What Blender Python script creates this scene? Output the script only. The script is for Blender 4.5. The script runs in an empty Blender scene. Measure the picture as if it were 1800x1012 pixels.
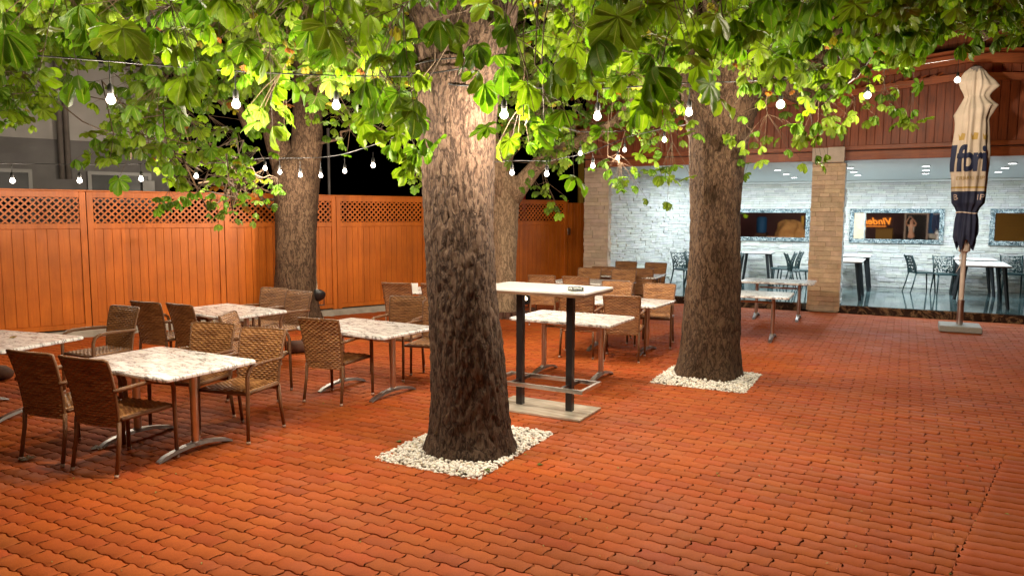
import bpy, bmesh, math, random
import numpy as np
from mathutils import Vector, Matrix, noise, Euler
random.seed(7); rng = np.random.default_rng(11)
PI = math.pi; rad = math.radians
scene = bpy.context.scene
COL = scene.collection

# ------------------------------------------------------------------ camera
F, H, PITCH, ROLL = 1300., 1.9, rad(5.7), rad(0.2)
fw = np.array([0, math.cos(PITCH), -math.sin(PITCH)])
up0 = np.array([0, math.sin(PITCH), math.cos(PITCH)]); rt0 = np.array([1., 0, 0])
rt = rt0*math.cos(ROLL)+up0*math.sin(ROLL); up = up0*math.cos(ROLL)-rt0*math.sin(ROLL)
cd = bpy.data.cameras.new('camera'); cam = bpy.data.objects.new('camera', cd); COL.objects.link(cam)
cd.sensor_width = 36; cd.sensor_fit = 'HORIZONTAL'; cd.lens = 36*F/1800; cd.clip_start = .05; cd.clip_end = 600
M = Matrix.Identity(4)
for i in range(3):
    M[i][0] = rt[i]; M[i][1] = up[i]; M[i][2] = -fw[i]
M[2][3] = H
cam.matrix_world = M; scene.camera = cam

# ------------------------------------------------------------------ world: night sky
w = bpy.data.worlds.new('World'); scene.world = w; w.use_nodes = True
nt = w.node_tree; bgn = nt.nodes['Background']
sky = nt.nodes.new('ShaderNodeTexSky'); sky.sky_type = 'NISHITA'; sky.sun_disc = False
sky.sun_elevation = rad(-4); sky.sun_rotation = rad(200); sky.air_density = 1.5
nt.links.new(sky.outputs[0], bgn.inputs[0]); bgn.inputs[1].default_value = .05

# ------------------------------------------------------------------ exposure
vs = scene.view_settings
vs.view_transform = 'Standard'; vs.look = 'None'; vs.gamma = 1; vs.exposure = 0.42; vs.use_curve_mapping = False
try:
    scene.cycles.max_bounces = 6; scene.cycles.transparent_max_bounces = 12
    scene.cycles.sample_clamp_indirect = 4.0; scene.cycles.sample_clamp_direct = 12.0
    scene.cycles.caustics_reflective = False; scene.cycles.caustics_refractive = False
except Exception: pass

BULB_W = 78.0; BACK_W = 56.0; WARM = (1., .85, .67); COOL = (.86, .96, 1.)

# ------------------------------------------------------------------ placement helpers (photo px <-> metres)
def ray(x, y): return fw*F+rt*(x-900)+up*(506-y)
def at(x, y, Y):
    d = ray(x, y); return np.array([0, 0, H])+d*(Y/d[1])
def gz(x, y, z=0.):
    d = ray(x, y); return np.array([0, 0, H])+d*((z-H)/d[2])
def proj(P):
    q = np.asarray(P, float)-np.array([0, 0, H]); ww = q@fw
    return 900+F*(q@rt)/ww, 506-F*(q@up)/ww, ww
BA = rad(28); AX = np.array([math.cos(BA), -math.sin(BA)]); NX = np.array([math.sin(BA), math.cos(BA)])
def Bw(a, n, z=0.): p = a*AX+n*NX; return (p[0], p[1], z)
def wB(p): return float(p[0]*AX[0]+p[1]*AX[1]), float(p[0]*NX[0]+p[1]*NX[1])

# ------------------------------------------------------------------ object helpers
def tag(o, label=None, cat=None, group=None, kind=None):
    if label: o['label'] = label
    if cat: o['category'] = cat
    if group: o['group'] = group
    if kind: o['kind'] = kind
    return o
def thing(name, label, cat, loc=(0, 0, 0), rz=0., group=None):
    o = bpy.data.objects.new(name, None); COL.objects.link(o)
    o.empty_display_size = .1; o.location = loc; o.rotation_euler = (0, 0, rz)
    return tag(o, label, cat, group)
def dup(root, loc, rz, label, group=None):
    r = root.copy(); COL.objects.link(r); r.location = loc; r.rotation_euler = (0, 0, rz); r['label'] = label
    if group: r['group'] = group
    for ch in list(root.children):
        c = ch.copy(); COL.objects.link(c); c.parent = r
        for g in list(ch.children):
            d = g.copy(); COL.objects.link(d); d.parent = c
    return r
class MB:
    def __init__(s): s.v = []; s.f = []; s.mi = []; s.m = 0
    def add(s, vs, fs):
        b = len(s.v); s.v += [tuple(map(float, q)) for q in vs]; s.f += [tuple(b+i for i in q) for q in fs]; s.mi += [s.m]*len(fs); return s
    def box(s, c, d, rz=0., bev=0.):
        x, y, z = d[0]/2, d[1]/2, d[2]/2; ca, sa = math.cos(rz), math.sin(rz)
        def T(p): return (c[0]+p[0]*ca-p[1]*sa, c[1]+p[0]*sa+p[1]*ca, c[2]+p[2])
        if bev <= 0:
            V = [(-x, -y, -z), (x, -y, -z), (x, y, -z), (-x, y, -z), (-x, -y, z), (x, -y, z), (x, y, z), (-x, y, z)]
            Fc = [(3, 2, 1, 0), (4, 5, 6, 7), (0, 1, 5, 4), (1, 2, 6, 5), (2, 3, 7, 6), (3, 0, 4, 7)]
            return s.add([T(p) for p in V], Fc)
        b = bev; rings = [(-z, b), (-z+b, 0), (z-b, 0), (z, b)]
        V = []
        for zz, ins in rings:
            xi, yi = x-ins, y-ins; k = b*.5
            V += [(-xi, -yi+k, zz), (-xi+k, -yi, zz), (xi-k, -yi, zz), (xi, -yi+k, zz), (xi, yi-k, zz), (xi-k, yi, zz), (-xi+k, yi, zz), (-xi, yi-k, zz)]
        Fc = [tuple(range(7, -1, -1)), tuple(range(24, 32))]
        for r in range(3):
            for i in range(8):
                j = (i+1) % 8; Fc.append((r*8+i, r*8+j, r*8+8+j, r*8+8+i))
        return s.add([T(p) for p in V], Fc)
    def bx(s, x0, x1, y0, y1, z0, z1, bev=0.):
        return s.box(((x0+x1)/2, (y0+y1)/2, (z0+z1)/2), (x1-x0, y1-y0, z1-z0), 0, bev)
    def tube(s, pts, r, n=8, cap=True, sq=1.0):
        P = [Vector(p) for p in pts]; R = r if hasattr(r, '__len__') else [r]*len(P)
        V = []; prev = None
        for i, p in enumerate(P):
            t = (P[min(i+1, len(P)-1)]-P[max(i-1, 0)]).normalized()
            if prev is None:
                a = Vector((0, 0, 1)) if abs(t.z) < .9 else Vector((1, 0, 0)); u = t.cross(a).normalized()
            else: u = (prev-t*prev.dot(t)).normalized()
            prev = u; v = t.cross(u)
            for k in range(n):
                an = 2*PI*k/n; V.append(p+u*math.cos(an)*R[i]+v*math.sin(an)*R[i]*sq)
        Fc = []
        for i in range(len(P)-1):
            for k in range(n):
                k2 = (k+1) % n; Fc.append((i*n+k, i*n+k2, i*n+n+k2, i*n+n+k))
        if cap: Fc += [tuple(range(n-1, -1, -1)), tuple((len(P)-1)*n+k for k in range(n))]
        return s.add(V, Fc)
    def lathe(s, prof, c=(0, 0, 0), n=16):
        V = []; Fc = []
        for r, z in prof:
            for k in range(n): V.append((c[0]+r*math.cos(2*PI*k/n), c[1]+r*math.sin(2*PI*k/n), c[2]+z))
        for i in range(len(prof)-1):
            for k in range(n):
                k2 = (k+1) % n; Fc.append((i*n+k, i*n+k2, i*n+n+k2, i*n+n+k))
        Fc += [tuple(range(n-1, -1, -1)), tuple((len(prof)-1)*n+k for k in range(n))]
        return s.add(V, Fc)
    def prism(s, poly, z0, z1, T=lambda p: p):
        n = len(poly); V = [T((x, y, z0)) for x, y in poly]+[T((x, y, z1)) for x, y in poly]
        return s.add(V, [tuple(range(n-1, -1, -1)), tuple(range(n, 2*n))]+[(i, (i+1) % n, n+(i+1) % n, n+i) for i in range(n)])
    def build(s, name, mat, parent=None, smooth=False, loc=None, rz=None):
        me = bpy.data.meshes.new(name); me.from_pydata(s.v, [], s.f)
        for m_ in (mat if isinstance(mat, (list, tuple)) else [mat]): me.materials.append(m_)
        if any(s.mi): me.polygons.foreach_set('material_index', s.mi)
        me.update()
        o = bpy.data.objects.new(name, me); COL.objects.link(o); o.parent = parent
        if smooth is True: me.polygons.foreach_set('use_smooth', [True]*len(me.polygons))
        elif smooth: shade(me, smooth)
        if loc is not None: o.location = loc
        if rz is not None: o.rotation_euler = (0, 0, rz)
        return o
def shade(me, ang):
    bm = bmesh.new(); bm.from_mesh(me)
    for f_ in bm.faces: f_.smooth = True
    for e in bm.edges:
        if len(e.link_faces) == 2 and e.calc_face_angle(0) > rad(ang): e.smooth = False
    bm.to_mesh(me); bm.free()
def np_mesh(name, V, Fq, mat, parent=None, smooth=True, attrs=None, uv=None):
    """V (n,3); Fq (m,k) quads"""
    me = bpy.data.meshes.new(name); k = Fq.shape[1]; m = len(Fq)
    me.vertices.add(len(V)); me.vertices.foreach_set('co', np.ascontiguousarray(V, np.float32).ravel())
    me.loops.add(m*k); me.loops.foreach_set('vertex_index', np.ascontiguousarray(Fq, np.int32).ravel())
    me.polygons.add(m); me.polygons.foreach_set('loop_start', np.arange(0, m*k, k, dtype=np.int32))
    me.polygons.foreach_set('loop_total', np.full(m, k, np.int32))
    me.polygons.foreach_set('use_smooth', np.full(m, bool(smooth)))
    me.update(calc_edges=True)
    if uv is not None:
        l = me.uv_layers.new(name='UVMap'); l.data.foreach_set('uv', np.ascontiguousarray(uv[Fq.ravel()], np.float32).ravel())
    for an, c in (attrs or {}).items():
        a = me.attributes.new(an, 'FLOAT_COLOR', 'POINT')
        a.data.foreach_set('color', np.ascontiguousarray(np.hstack([c, np.ones((len(c), 1))]), np.float32).ravel())
    for m_ in (mat if isinstance(mat, (list, tuple)) else [mat]): me.materials.append(m_)
    o = bpy.data.objects.new(name, me); COL.objects.link(o); o.parent = parent
    return o

# ------------------------------------------------------------------ materials
def mat(name, col=(.5, .5, .5), rough=.6, metal=0., spec=.5):
    m = bpy.data.materials.new(name); m.use_nodes = True; b = m.node_tree.nodes['Principled BSDF']
    b.inputs['Base Color'].default_value = (*col, 1); b.inputs['Roughness'].default_value = rough
    b.inputs['Metallic'].default_value = metal; b.inputs['Specular IOR Level'].default_value = spec
    return m
class NG:
    def __init__(s, m): s.m = m; s.t = m.node_tree; s.b = s.t.nodes['Principled BSDF']
    def n(s, ty, **kw):
        nd = s.t.nodes.new('ShaderNode'+ty)
        for k, v in kw.items(): setattr(nd, k, v)
        return nd
    def L(s, a, b): s.t.links.new(a, b)
    def coord(s, scale=(1, 1, 1), kind='Object', rot=(0, 0, 0)):
        tc = s.n('TexCoord'); mp = s.n('Mapping'); mp.inputs['Scale'].default_value = scale; mp.inputs['Rotation'].default_value = rot
        s.L(tc.outputs[kind], mp.inputs[0]); return mp.outputs[0]
    def noise(s, vec, scale=5, detail=4, rough=.6, dist=0):
        nd = s.n('TexNoise'); nd.inputs['Scale'].default_value = scale; nd.inputs['Detail'].default_value = detail
        nd.inputs['Roughness'].default_value = rough; nd.inputs['Distortion'].default_value = dist
        s.L(vec, nd.inputs['Vector']); return nd.outputs['Fac']
    def ramp(s, fac, stops):
        nd = s.n('ValToRGB'); e = nd.color_ramp.elements
        while len(e) < len(stops): e.new(.5)
        for q, (p, c) in zip(e, stops): q.position = p; q.color = (*c, 1) if len(c) == 3 else c
        s.L(fac, nd.inputs[0]); return nd.outputs[0]
    def mix(s, fac, a, b, mode='MIX'):
        nd = s.n('Mix', data_type='RGBA', blend_type=mode)
        for sock, v in ((0, fac), (6, a), (7, b)):
            if hasattr(v, 'links') or hasattr(v, 'is_output'): s.L(v, nd.inputs[sock])
            else: nd.inputs[sock].default_value = v if sock == 0 else (*v, 1)
        return nd.outputs[2]
    def bump(s, h, strength=.5, dist=.01, prev=None):
        nd = s.n('Bump'); nd.inputs['Strength'].default_value = strength; nd.inputs['Distance'].default_value = dist
        s.L(h, nd.inputs['Height'])
        if prev: s.L(prev, nd.inputs['Normal'])
        return nd.outputs[0]
    def col(s, c): s.L(c, s.b.inputs['Base Color'])
    def nor(s, c): s.L(c, s.b.inputs['Normal'])
    def rou(s, c): s.L(c, s.b.inputs['Roughness'])
def G3(v): return (v, v, v)
def varied(name, c1, c2, rough=.6, scale=6, bump=.2, bscale=60, bdist=.003, stretch=(1, 1, 1), spec=.5, metal=0.):
    m = mat(name, c1, rough, metal, spec); g = NG(m); v = g.coord(stretch)
    g.col(g.mix(g.ramp(g.noise(v, scale, 5), [(.3, G3(0)), (.7, G3(1))]), c1, c2))
    g.nor(g.bump(g.noise(v, bscale, 4), bump, bdist)); return m
MT = {}
# pavers: a tint per brick comes with the mesh
m = MT['paver'] = mat('paver_red', (.4, .1, .03), .7, 0, .22); g = NG(m); v = g.coord()
at_ = g.n('Attribute', attribute_name='tint')
stain = g.ramp(g.noise(v, .7, 5, .65), [(.30, (.80, .74, .70)), (.60, G3(1))])
grit = g.ramp(g.noise(v, 140, 2, .6), [(.3, G3(.78)), (.7, G3(1.12))])
c = g.mix(1, at_.outputs['Color'], stain, 'MULTIPLY'); g.col(g.mix(1, c, grit, 'MULTIPLY'))
g.rou(g.ramp(g.noise(v, 1.6, 4), [(.3, G3(.66)), (.7, G3(.85))]))
g.nor(g.bump(g.noise(v, 160, 3), .35, .003, g.bump(g.noise(v, 18, 3), .35, .004)))
MT['joint'] = varied('joint_sand', (.018, .009, .006), (.035, .017, .010), .95, 30, .4, 200)
MT['ground'] = varied('dark_ground', (.05, .03, .022), (.03, .02, .016), .9, 1)
# fence wood
def wood(name, c1, c2, rough, axis=(14, 14, 1.2), spec=.4):
    m = mat(name, c1, rough, 0, spec); g = NG(m); v = g.coord(axis)
    f = g.noise(v, 2.2, 6, .65, .6); v2 = g.coord()
    c = g.mix(g.ramp(f, [(.35, G3(0)), (.65, G3(1))]), c1, c2)
    blot = g.ramp(g.noise(v2, 1.3, 4), [(.35, G3(.80)), (.65, G3(1.06))])
    sx = g.n('SeparateXYZ'); g.L(v2, sx.inputs[0]); fl0 = g.n('Math', operation='MULTIPLY'); fl0.inputs[1].default_value = 7.7; g.L(sx.outputs[0], fl0.inputs[0]); fl1 = g.n('Math', operation='FLOOR'); g.L(fl0.outputs[0], fl1.inputs[0])
    wn = g.n('TexWhiteNoise', noise_dimensions='1D'); g.L(fl1.outputs[0], wn.inputs['W']); blot = g.mix(1, blot, g.ramp(wn.outputs['Value'], [(0, G3(.86)), (1, G3(1.06))]), 'MULTIPLY')
    g.col(g.mix(1, c, blot, 'MULTIPLY')); g.nor(g.bump(f, .25, .003)); return m
MT['fence'] = wood('fence_orange_stain', (.55, .142, .011), (.45, .105, .008), .42)
MT['redwood'] = wood('gable_red_wood', (.36, .082, .018), (.20, .046, .012), .45)
MT['beam'] = wood('beam_red_wood', (.42, .105, .022), (.26, .06, .014), .4, (1.2, 14, 14))
MT['log'] = wood('log_wood', (.13, .06, .035), (.07, .03, .02), .8, (2, 12, 12))
MT['concrete'] = varied('concrete', (.42, .38, .31), (.26, .23, .19), .85, 5, .5, 40, .006)
MT['render'] = varied('grey_render', (.46, .43, .41), (.36, .34, .32), .9, 1.5, .4, 60, .006)
MT['render_low'] = varied('grey_plinth', (.19, .18, .175), (.14, .13, .13), .9, 1.5, .4, 60, .006)
MT['whiteframe'] = mat('window_frame_grey', (.24, .23, .22), .4)
MT['darkglass'] = mat('dark_glass', (.01, .01, .012), .3, 0, .25)
MT['pipe'] = varied('drain_pipe', (.20, .17, .15), (.13, .11, .10), .45, 4, .1)
# bark
def bark(name, c1, c2, c3, k=1.):
    m = mat(name, c1, .85, 0, .25); g = NG(m); v = g.coord((1, 1, .32))
    dist = g.n('TexNoise'); dist.inputs['Scale'].default_value = 9*k; dist.inputs['Detail'].default_value = 5; g.L(v, dist.inputs['Vector'])
    mx = g.n('Mix', data_type='VECTOR'); mx.inputs[0].default_value = .07; g.L(v, mx.inputs[4]); g.L(dist.outputs['Color'], mx.inputs[5])
    na = g.n('TexNoise'); na.inputs['Scale'].default_value = 15*k; na.inputs['Detail'].default_value = 3; na.inputs['Roughness'].default_value = .55; g.L(mx.outputs[1], na.inputs['Vector'])
    ab = g.n('Math', operation='SUBTRACT'); g.L(na.outputs['Fac'], ab.inputs[0]); ab.inputs[1].default_value = .5
    a2 = g.n('Math', operation='ABSOLUTE'); g.L(ab.outputs[0], a2.inputs[0])
    ed = g.ramp(a2.outputs[0], [(.0, G3(0)), (.07, G3(1))])
    n2 = g.noise(v, 60*k, 6, .75); n1 = g.noise(v, 5, 4)
    c = g.mix(g.ramp(n1, [(.35, G3(0)), (.65, G3(1))]), c1, c2)
    c = g.mix(g.ramp(n2, [(.45, G3(0)), (.68, G3(.85))]), c, c3)
    g.col(g.mix(ed, (c1[0]*.42, c1[1]*.40, c1[2]*.40), c))
    g.nor(g.bump(n2, .9, .014, g.bump(ed, .6, .012))); return m
MT['bark_near'] = bark('bark_deep', (.062, .034, .021), (.092, .055, .035), (.165, .115, .080), 1.35)
MT['bark_mid'] = bark('bark_brown', (.070, .037, .019), (.105, .060, .032), (.19, .125, .078), 1.6)
MT['bark_pale'] = bark('bark_pale', (.34, .23, .14), (.27, .17, .10), (.45, .33, .22), 1.3)
MT['twig'] = varied('twig', (.13, .08, .04), (.08, .05, .028), .8, 20, .3)
# leaves
m = MT['leaf'] = bpy.data.materials.new('chestnut_leaf'); m.use_nodes = True; g = NG(m); b = g.b
b.inputs['Roughness'].default_value = .42; b.inputs['Specular IOR Level'].default_value = .35
at_ = g.n('Attribute', attribute_name='tint'); uvn = g.n('UVMap'); sp = g.n('SeparateXYZ'); g.L(uvn.outputs[0], sp.inputs[0])
def mth(g, op, a, b=None):
    nd = g.n('Math', operation=op)
    for i, v_ in enumerate((a, b)):
        if v_ is None: continue
        if isinstance(v_, (int, float)): nd.inputs[i].default_value = v_
        else: g.L(v_, nd.inputs[i])
    return nd.outputs[0]
au = mth(g, 'ABSOLUTE', sp.outputs[0])
vein = mth(g, 'SINE', mth(g, 'MULTIPLY', mth(g, 'SUBTRACT', sp.outputs[1], mth(g, 'MULTIPLY', au, .16)), 95.))
vr = g.ramp(vein, [(.0, G3(0)), (.55, G3(1))])
mid = g.ramp(au, [(.03, G3(1)), (.09, G3(0))])
blot = g.ramp(g.noise(g.coord(), 30, 4), [(.3, G3(.78)), (.7, G3(1.1))])
c = g.mix(1, at_.outputs['Color'], blot, 'MULTIPLY')
c = g.mix(g.ramp(vein, [(.75, G3(0)), (1., G3(.35))]), c, (.20, .27, .06)); c = g.mix(mid, c, (.30, .34, .10))
g.col(c); g.nor(g.bump(vr, .5, .004))
tr = g.n('BsdfTranslucent'); g.L(g.mix(1, c, (1.25, 1.35, .5), 'MULTIPLY'), tr.inputs[0])
ms = g.n('MixShader'); ms.inputs[0].default_value = .38; g.L(b.outputs[0], ms.inputs[1]); g.L(tr.outputs[0], ms.inputs[2])
g.L(ms.outputs[0], g.t.nodes['Material Output'].inputs[0])
# wicker
m = MT['wicker'] = mat('wicker_weave', (.2, .08, .03), .42, 0, .55); g = NG(m); v = g.coord((3, 3, 60))
at_ = g.n('Attribute', attribute_name='tint'); g.col(g.mix(g.ramp(g.noise(v, 3, 3), [(.4, G3(0)), (.6, G3(1))]), (.16, .060, .018), (.42, .20, .070)))
g.nor(g.bump(g.noise(g.coord((60, 60, 260)), 3, 2), .3, .002))
m = MT['wickerwrap'] = mat('wicker_wrapped_frame', (.15, .06, .025), .4); g = NG(m)
wv = g.n('TexWave', bands_direction='Z'); wv.inputs['Scale'].default_value = 55; wv.inputs['Distortion'].default_value = 1; g.L(g.coord(), wv.inputs['Vector'])
wy = g.n('TexWave', bands_direction='Y'); wy.inputs['Scale'].default_value = 55; g.L(g.coord(), wy.inputs['Vector'])
mw = g.mix(.5, wv.outputs['Color'], wy.outputs['Color']); g.col(g.mix(mw, (.10, .04, .018), (.24, .11, .04))); g.nor(g.bump(mw, .6, .003))
MT['legcap'] = mat('leg_cap', (.45, .30, .22), .35)
# marble
m = MT['marble'] = mat('veined_marble', (.7, .66, .62), .22, 0, .5); g = NG(m); v = g.coord((.8, 3.0, 1))
def veins(g, v, sc, w, di):
    ds = g.n('TexNoise'); ds.inputs['Scale'].default_value = 4.2; ds.inputs['Detail'].default_value = 6; ds.inputs['Roughness'].default_value = .65; g.L(v, ds.inputs['Vector'])
    mx = g.n('Mix', data_type='VECTOR'); mx.inputs[0].default_value = di; g.L(v, mx.inputs[4]); g.L(ds.outputs['Color'], mx.inputs[5])
    vo = g.n('TexVoronoi', feature='DISTANCE_TO_EDGE'); vo.inputs['Scale'].default_value = sc; g.L(mx.outputs[1], vo.inputs['Vector'])
    return g.ramp(vo.outputs['Distance'], [(0., G3(1)), (w*.35, G3(.55)), (w, G3(0))])
v1 = veins(g, v, 7.5, .10, .34); v2 = veins(g, v, 16, .09, .25)
base = g.mix(g.ramp(g.noise(v, 3, 4), [(.35, G3(0)), (.7, G3(1))]), (.88, .87, .86), (.78, .76, .74))
msk = g.ramp(g.noise(v, 2.2, 3), [(.30, G3(.35)), (.52, G3(1))])
c = g.mix(g.mix(1, v1, msk, 'MULTIPLY'), base, (.10, .065, .06)); c = g.mix(g.mix(1, v2, g.ramp(g.noise(v, 5, 2), [(.45, G3(0)), (.65, G3(.55))]), 'MULTIPLY'), c, (.30, .20, .17)); g.col(c)
MT['steel'] = varied('brushed_steel', (.62, .60, .58), (.50, .48, .46), .28, 8, .05, metal=1.)
MT['cast'] = varied('cast_aluminium', (.48, .47, .46), (.38, .37, .36), .38, 12, .15, metal=1.)
MT['black'] = mat('black_powdercoat', (.012, .012, .013), .35)
MT['blackwire'] = mat('black_cable', (.012, .012, .012), .5)
MT['whitetop'] = varied('white_laminate', (.74, .73, .71), (.68, .67, .65), .25, 3, .05)
MT['edge'] = wood('brown_edge', (.25, .13, .07), (.15, .08, .045), .5, (2, 2, 20))
m = MT['baseplate'] = mat('brushed_plate', (.5, .43, .33), .25, .15); g = NG(m); g.col(g.mix(g.ramp(g.noise(g.coord((1.2, 9, 1)), 2, 4), [(.35, G3(0)), (.65, G3(1))]), (.66, .60, .50), (.42, .35, .27)))
m = MT['glass'] = mat('clear_glass', (.9, .95, .95), .05); m.node_tree.nodes['Principled BSDF'].inputs['Transmission Weight'].default_value = .9
# stone cladding
def stone(name, c1, c2, bs=1.0):
    m = mat(name, c1, .8, 0, .3); g = NG(m); v = g.coord(); at_ = g.n('Attribute', attribute_name='tint')
    c = g.mix(g.ramp(g.noise(v, 7, 5), [(.35, G3(0)), (.65, G3(1))]), c1, c2)
    g.col(g.mix(1, c, at_.outputs['Color'], 'MULTIPLY')); g.nor(g.bump(g.noise(g.coord((1, 1, 1.8)), 26, 5, .6), .8*bs, .02)); return m
MT['whitestone'] = stone('white_ledgestone', (.70, .73, .72), (.58, .62, .61))
MT['tanstone'] = stone('tan_ledgestone', (.78, .60, .42), (.62, .47, .32))
MT['palestone'] = stone('pale_ledgestone', (.68, .55, .44), (.58, .46, .36))
MT['plaster'] = varied('cap_plaster', (.62, .53, .44), (.50, .42, .34), .8, 9, .2)
MT['ceiling'] = mat('white_ceiling', (.72, .78, .79), .6)
m = MT['tile'] = mat('dark_gloss_tile', (.03, .07, .08), .07, 0, .9); g = NG(m)
g.col(g.mix(g.ramp(g.noise(g.coord(), 2.5, 8, .7, 1.5), [(.42, G3(0)), (.62, G3(1))]), (.03, .06, .065), (.10, .155, .16)))
m = MT['darkmarble'] = mat('dark_marble_step', (.03, .02, .015), .15); g = NG(m)
g.col(g.mix(g.ramp(g.noise(g.coord(), 3, 8, .7, 2.5), [(.50, G3(0)), (.60, G3(.8)), (.66, G3(.1))]), (.018, .013, .011), (.30, .19, .10)))
MT['mirror'] = mat('mirror_glass', (.85, .88, .88), .02, 1.)
m = MT['mosaic'] = mat('mirror_mosaic_frame', (.5, .6, .65), .2, .6); g = NG(m); vo = g.n('TexVoronoi'); vo.inputs['Scale'].default_value = 46; g.L(g.coord((1, 1, .8)), vo.inputs['Vector'])
g.col(g.ramp(vo.outputs['Color'], [(.25, (.03, .06, .08)), (.5, (.20, .30, .34)), (.8, (.65, .75, .78))])); g.nor(g.bump(vo.outputs['Distance'], .8, .01))
MT['plastic'] = mat('dark_green_plastic', (.012, .035, .038), .35)
MT['dkmetal'] = mat('dark_metal_leg', (.015, .017, .02), .4)
MT['whitepebble'] = mat('white_pebbles', (.72, .68, .60), .65); g = NG(MT['whitepebble']); at_ = g.n('Attribute', attribute_name='tint'); g.col(at_.outputs['Color'])
MT['soil'] = varied('soil', (.10, .075, .05), (.2, .16, .12), .95, 20)
MT['canvas'] = varied('beige_canvas', (.66, .55, .43), (.55, .45, .34), .85, 5, .2, 40, .004)
MT['navy'] = varied('navy_canvas', (.012, .018, .05), (.03, .035, .07), .8, 6, .2)
MT['gold'] = mat('gold_print', (.42, .27, .06), .6); MT['navyprint'] = mat('navy_print', (.012, .018, .055), .7); MT['pinkprint'] = mat('pale_print', (.55, .42, .36), .7)
MT['polepaint'] = varied('pale_pole', (.74, .62, .52), (.64, .52, .43), .4, 8, .05)
MT['granite'] = varied('granite_slab', (.36, .34, .30), (.24, .23, .21), .7, 60, .2)
MT['card'] = mat('white_card', (.75, .75, .72), .6)
MT['yellowpaint'] = mat('yellow_post_paint', (.45, .26, .03), .6); MT['redpaint'] = mat('red_post_paint', (.4, .02, .015), .6)
MT['orangebox'] = mat('orange_panel', (.45, .22, .03), .6); MT['blue'] = mat('blue_canvas', (.01, .09, .25), .7); MT['darkred'] = mat('dark_red_board', (.12, .015, .02), .5)
MT['blanket'] = varied('tan_cloth', (.50, .26, .09), (.38, .18, .06), .85, 4, .3, 20)
MT['skin'] = mat('skin', (.45, .24, .16), .55); MT['whitecloth'] = mat('white_cloth', (.65, .62, .58), .85); MT['hair'] = mat('dark_hair', (.02, .012, .01), .5); MT['denim'] = mat('dark_trousers', (.03, .035, .05), .85)
def emis(name, col, s, transp=False):
    m = bpy.data.materials.new(name); m.use_nodes = True; t = m.node_tree; t.nodes.remove(t.nodes['Principled BSDF'])
    e = t.nodes.new('ShaderNodeEmission'); e.inputs[0].default_value = (*col, 1); e.inputs[1].default_value = s; out = e.outputs[0]
    if transp:
        tb = t.nodes.new('ShaderNodeBsdfTransparent'); a = t.nodes.new('ShaderNodeAddShader'); t.links.new(out, a.inputs[0]); t.links.new(tb.outputs[0], a.inputs[1]); out = a.outputs[0]
    t.links.new(out, t.nodes['Material Output'].inputs[0]); return m
MT['bulb'] = emis('lit_bulb_glass', (1, .86, .72), 9, True)
_t = MT['bulb'].node_tree; _lw = _t.nodes.new('ShaderNodeLayerWeight'); _lw.inputs[0].default_value = .5; _r = _t.nodes.new('ShaderNodeValToRGB'); _e = _r.color_ramp.elements
_e[0].position = .25; _e[0].color = (9, 8, 6.8, 1); _e[1].position = .92; _e[1].color = (.55, .27, .10, 1); _t.links.new(_lw.outputs['Facing'], _r.inputs[0])
_em = [n for n in _t.nodes if n.type == 'EMISSION'][0]; _t.links.new(_r.outputs[0], _em.inputs[0]); _em.inputs[1].default_value = 1.0
MT['spotlit'] = emis('lit_ceiling_lamp', (.95, 1, 1), 14)
MT['floodlit'] = emis('lit_flood_lens', (1, .75, .45), 5)
MT['signlit'] = emis('lit_sign_letters', (1, .28, .03), 1.2)
def lamp(name, kind, loc, power, col, parent=None, size=.04, rot=None, spot=None):
    ld = bpy.data.lights.new(name, kind); ld.energy = power; ld.color = col
    if kind == 'AREA': ld.shape = 'DISK'; ld.size = size
    else: ld.shadow_soft_size = size
    if kind == 'SPOT': ld.spot_size = rad(spot or 100); ld.spot_blend = .6
    o = bpy.data.objects.new(name, ld); COL.objects.link(o); o.location = loc; o.parent = parent
    if rot: o.rotation_euler = rot
    return o

# ================================================================== SETTING
g_ = MB(); g_.add([(-150, -60, -.06), (150, -60, -.06), (150, 200, -.06), (-150, 200, -.06)], [(0, 1, 2, 3)])
tag(g_.build('ground', MT['ground']), kind='structure')

N0 = 15.75; NW = 20.3; FZ = .15; ZB = 2.95; ZC = 2.75
FO = gz(163, 590); FAZ = rad(51.66); FD = np.array([math.sin(FAZ), math.cos(FAZ)]); FN = np.array([FD[1], -FD[0]])   # FN points to the yard
def fence_side(x, y): return (x-FO[0])*FN[0]+(y-FO[1])*FN[1]

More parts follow.
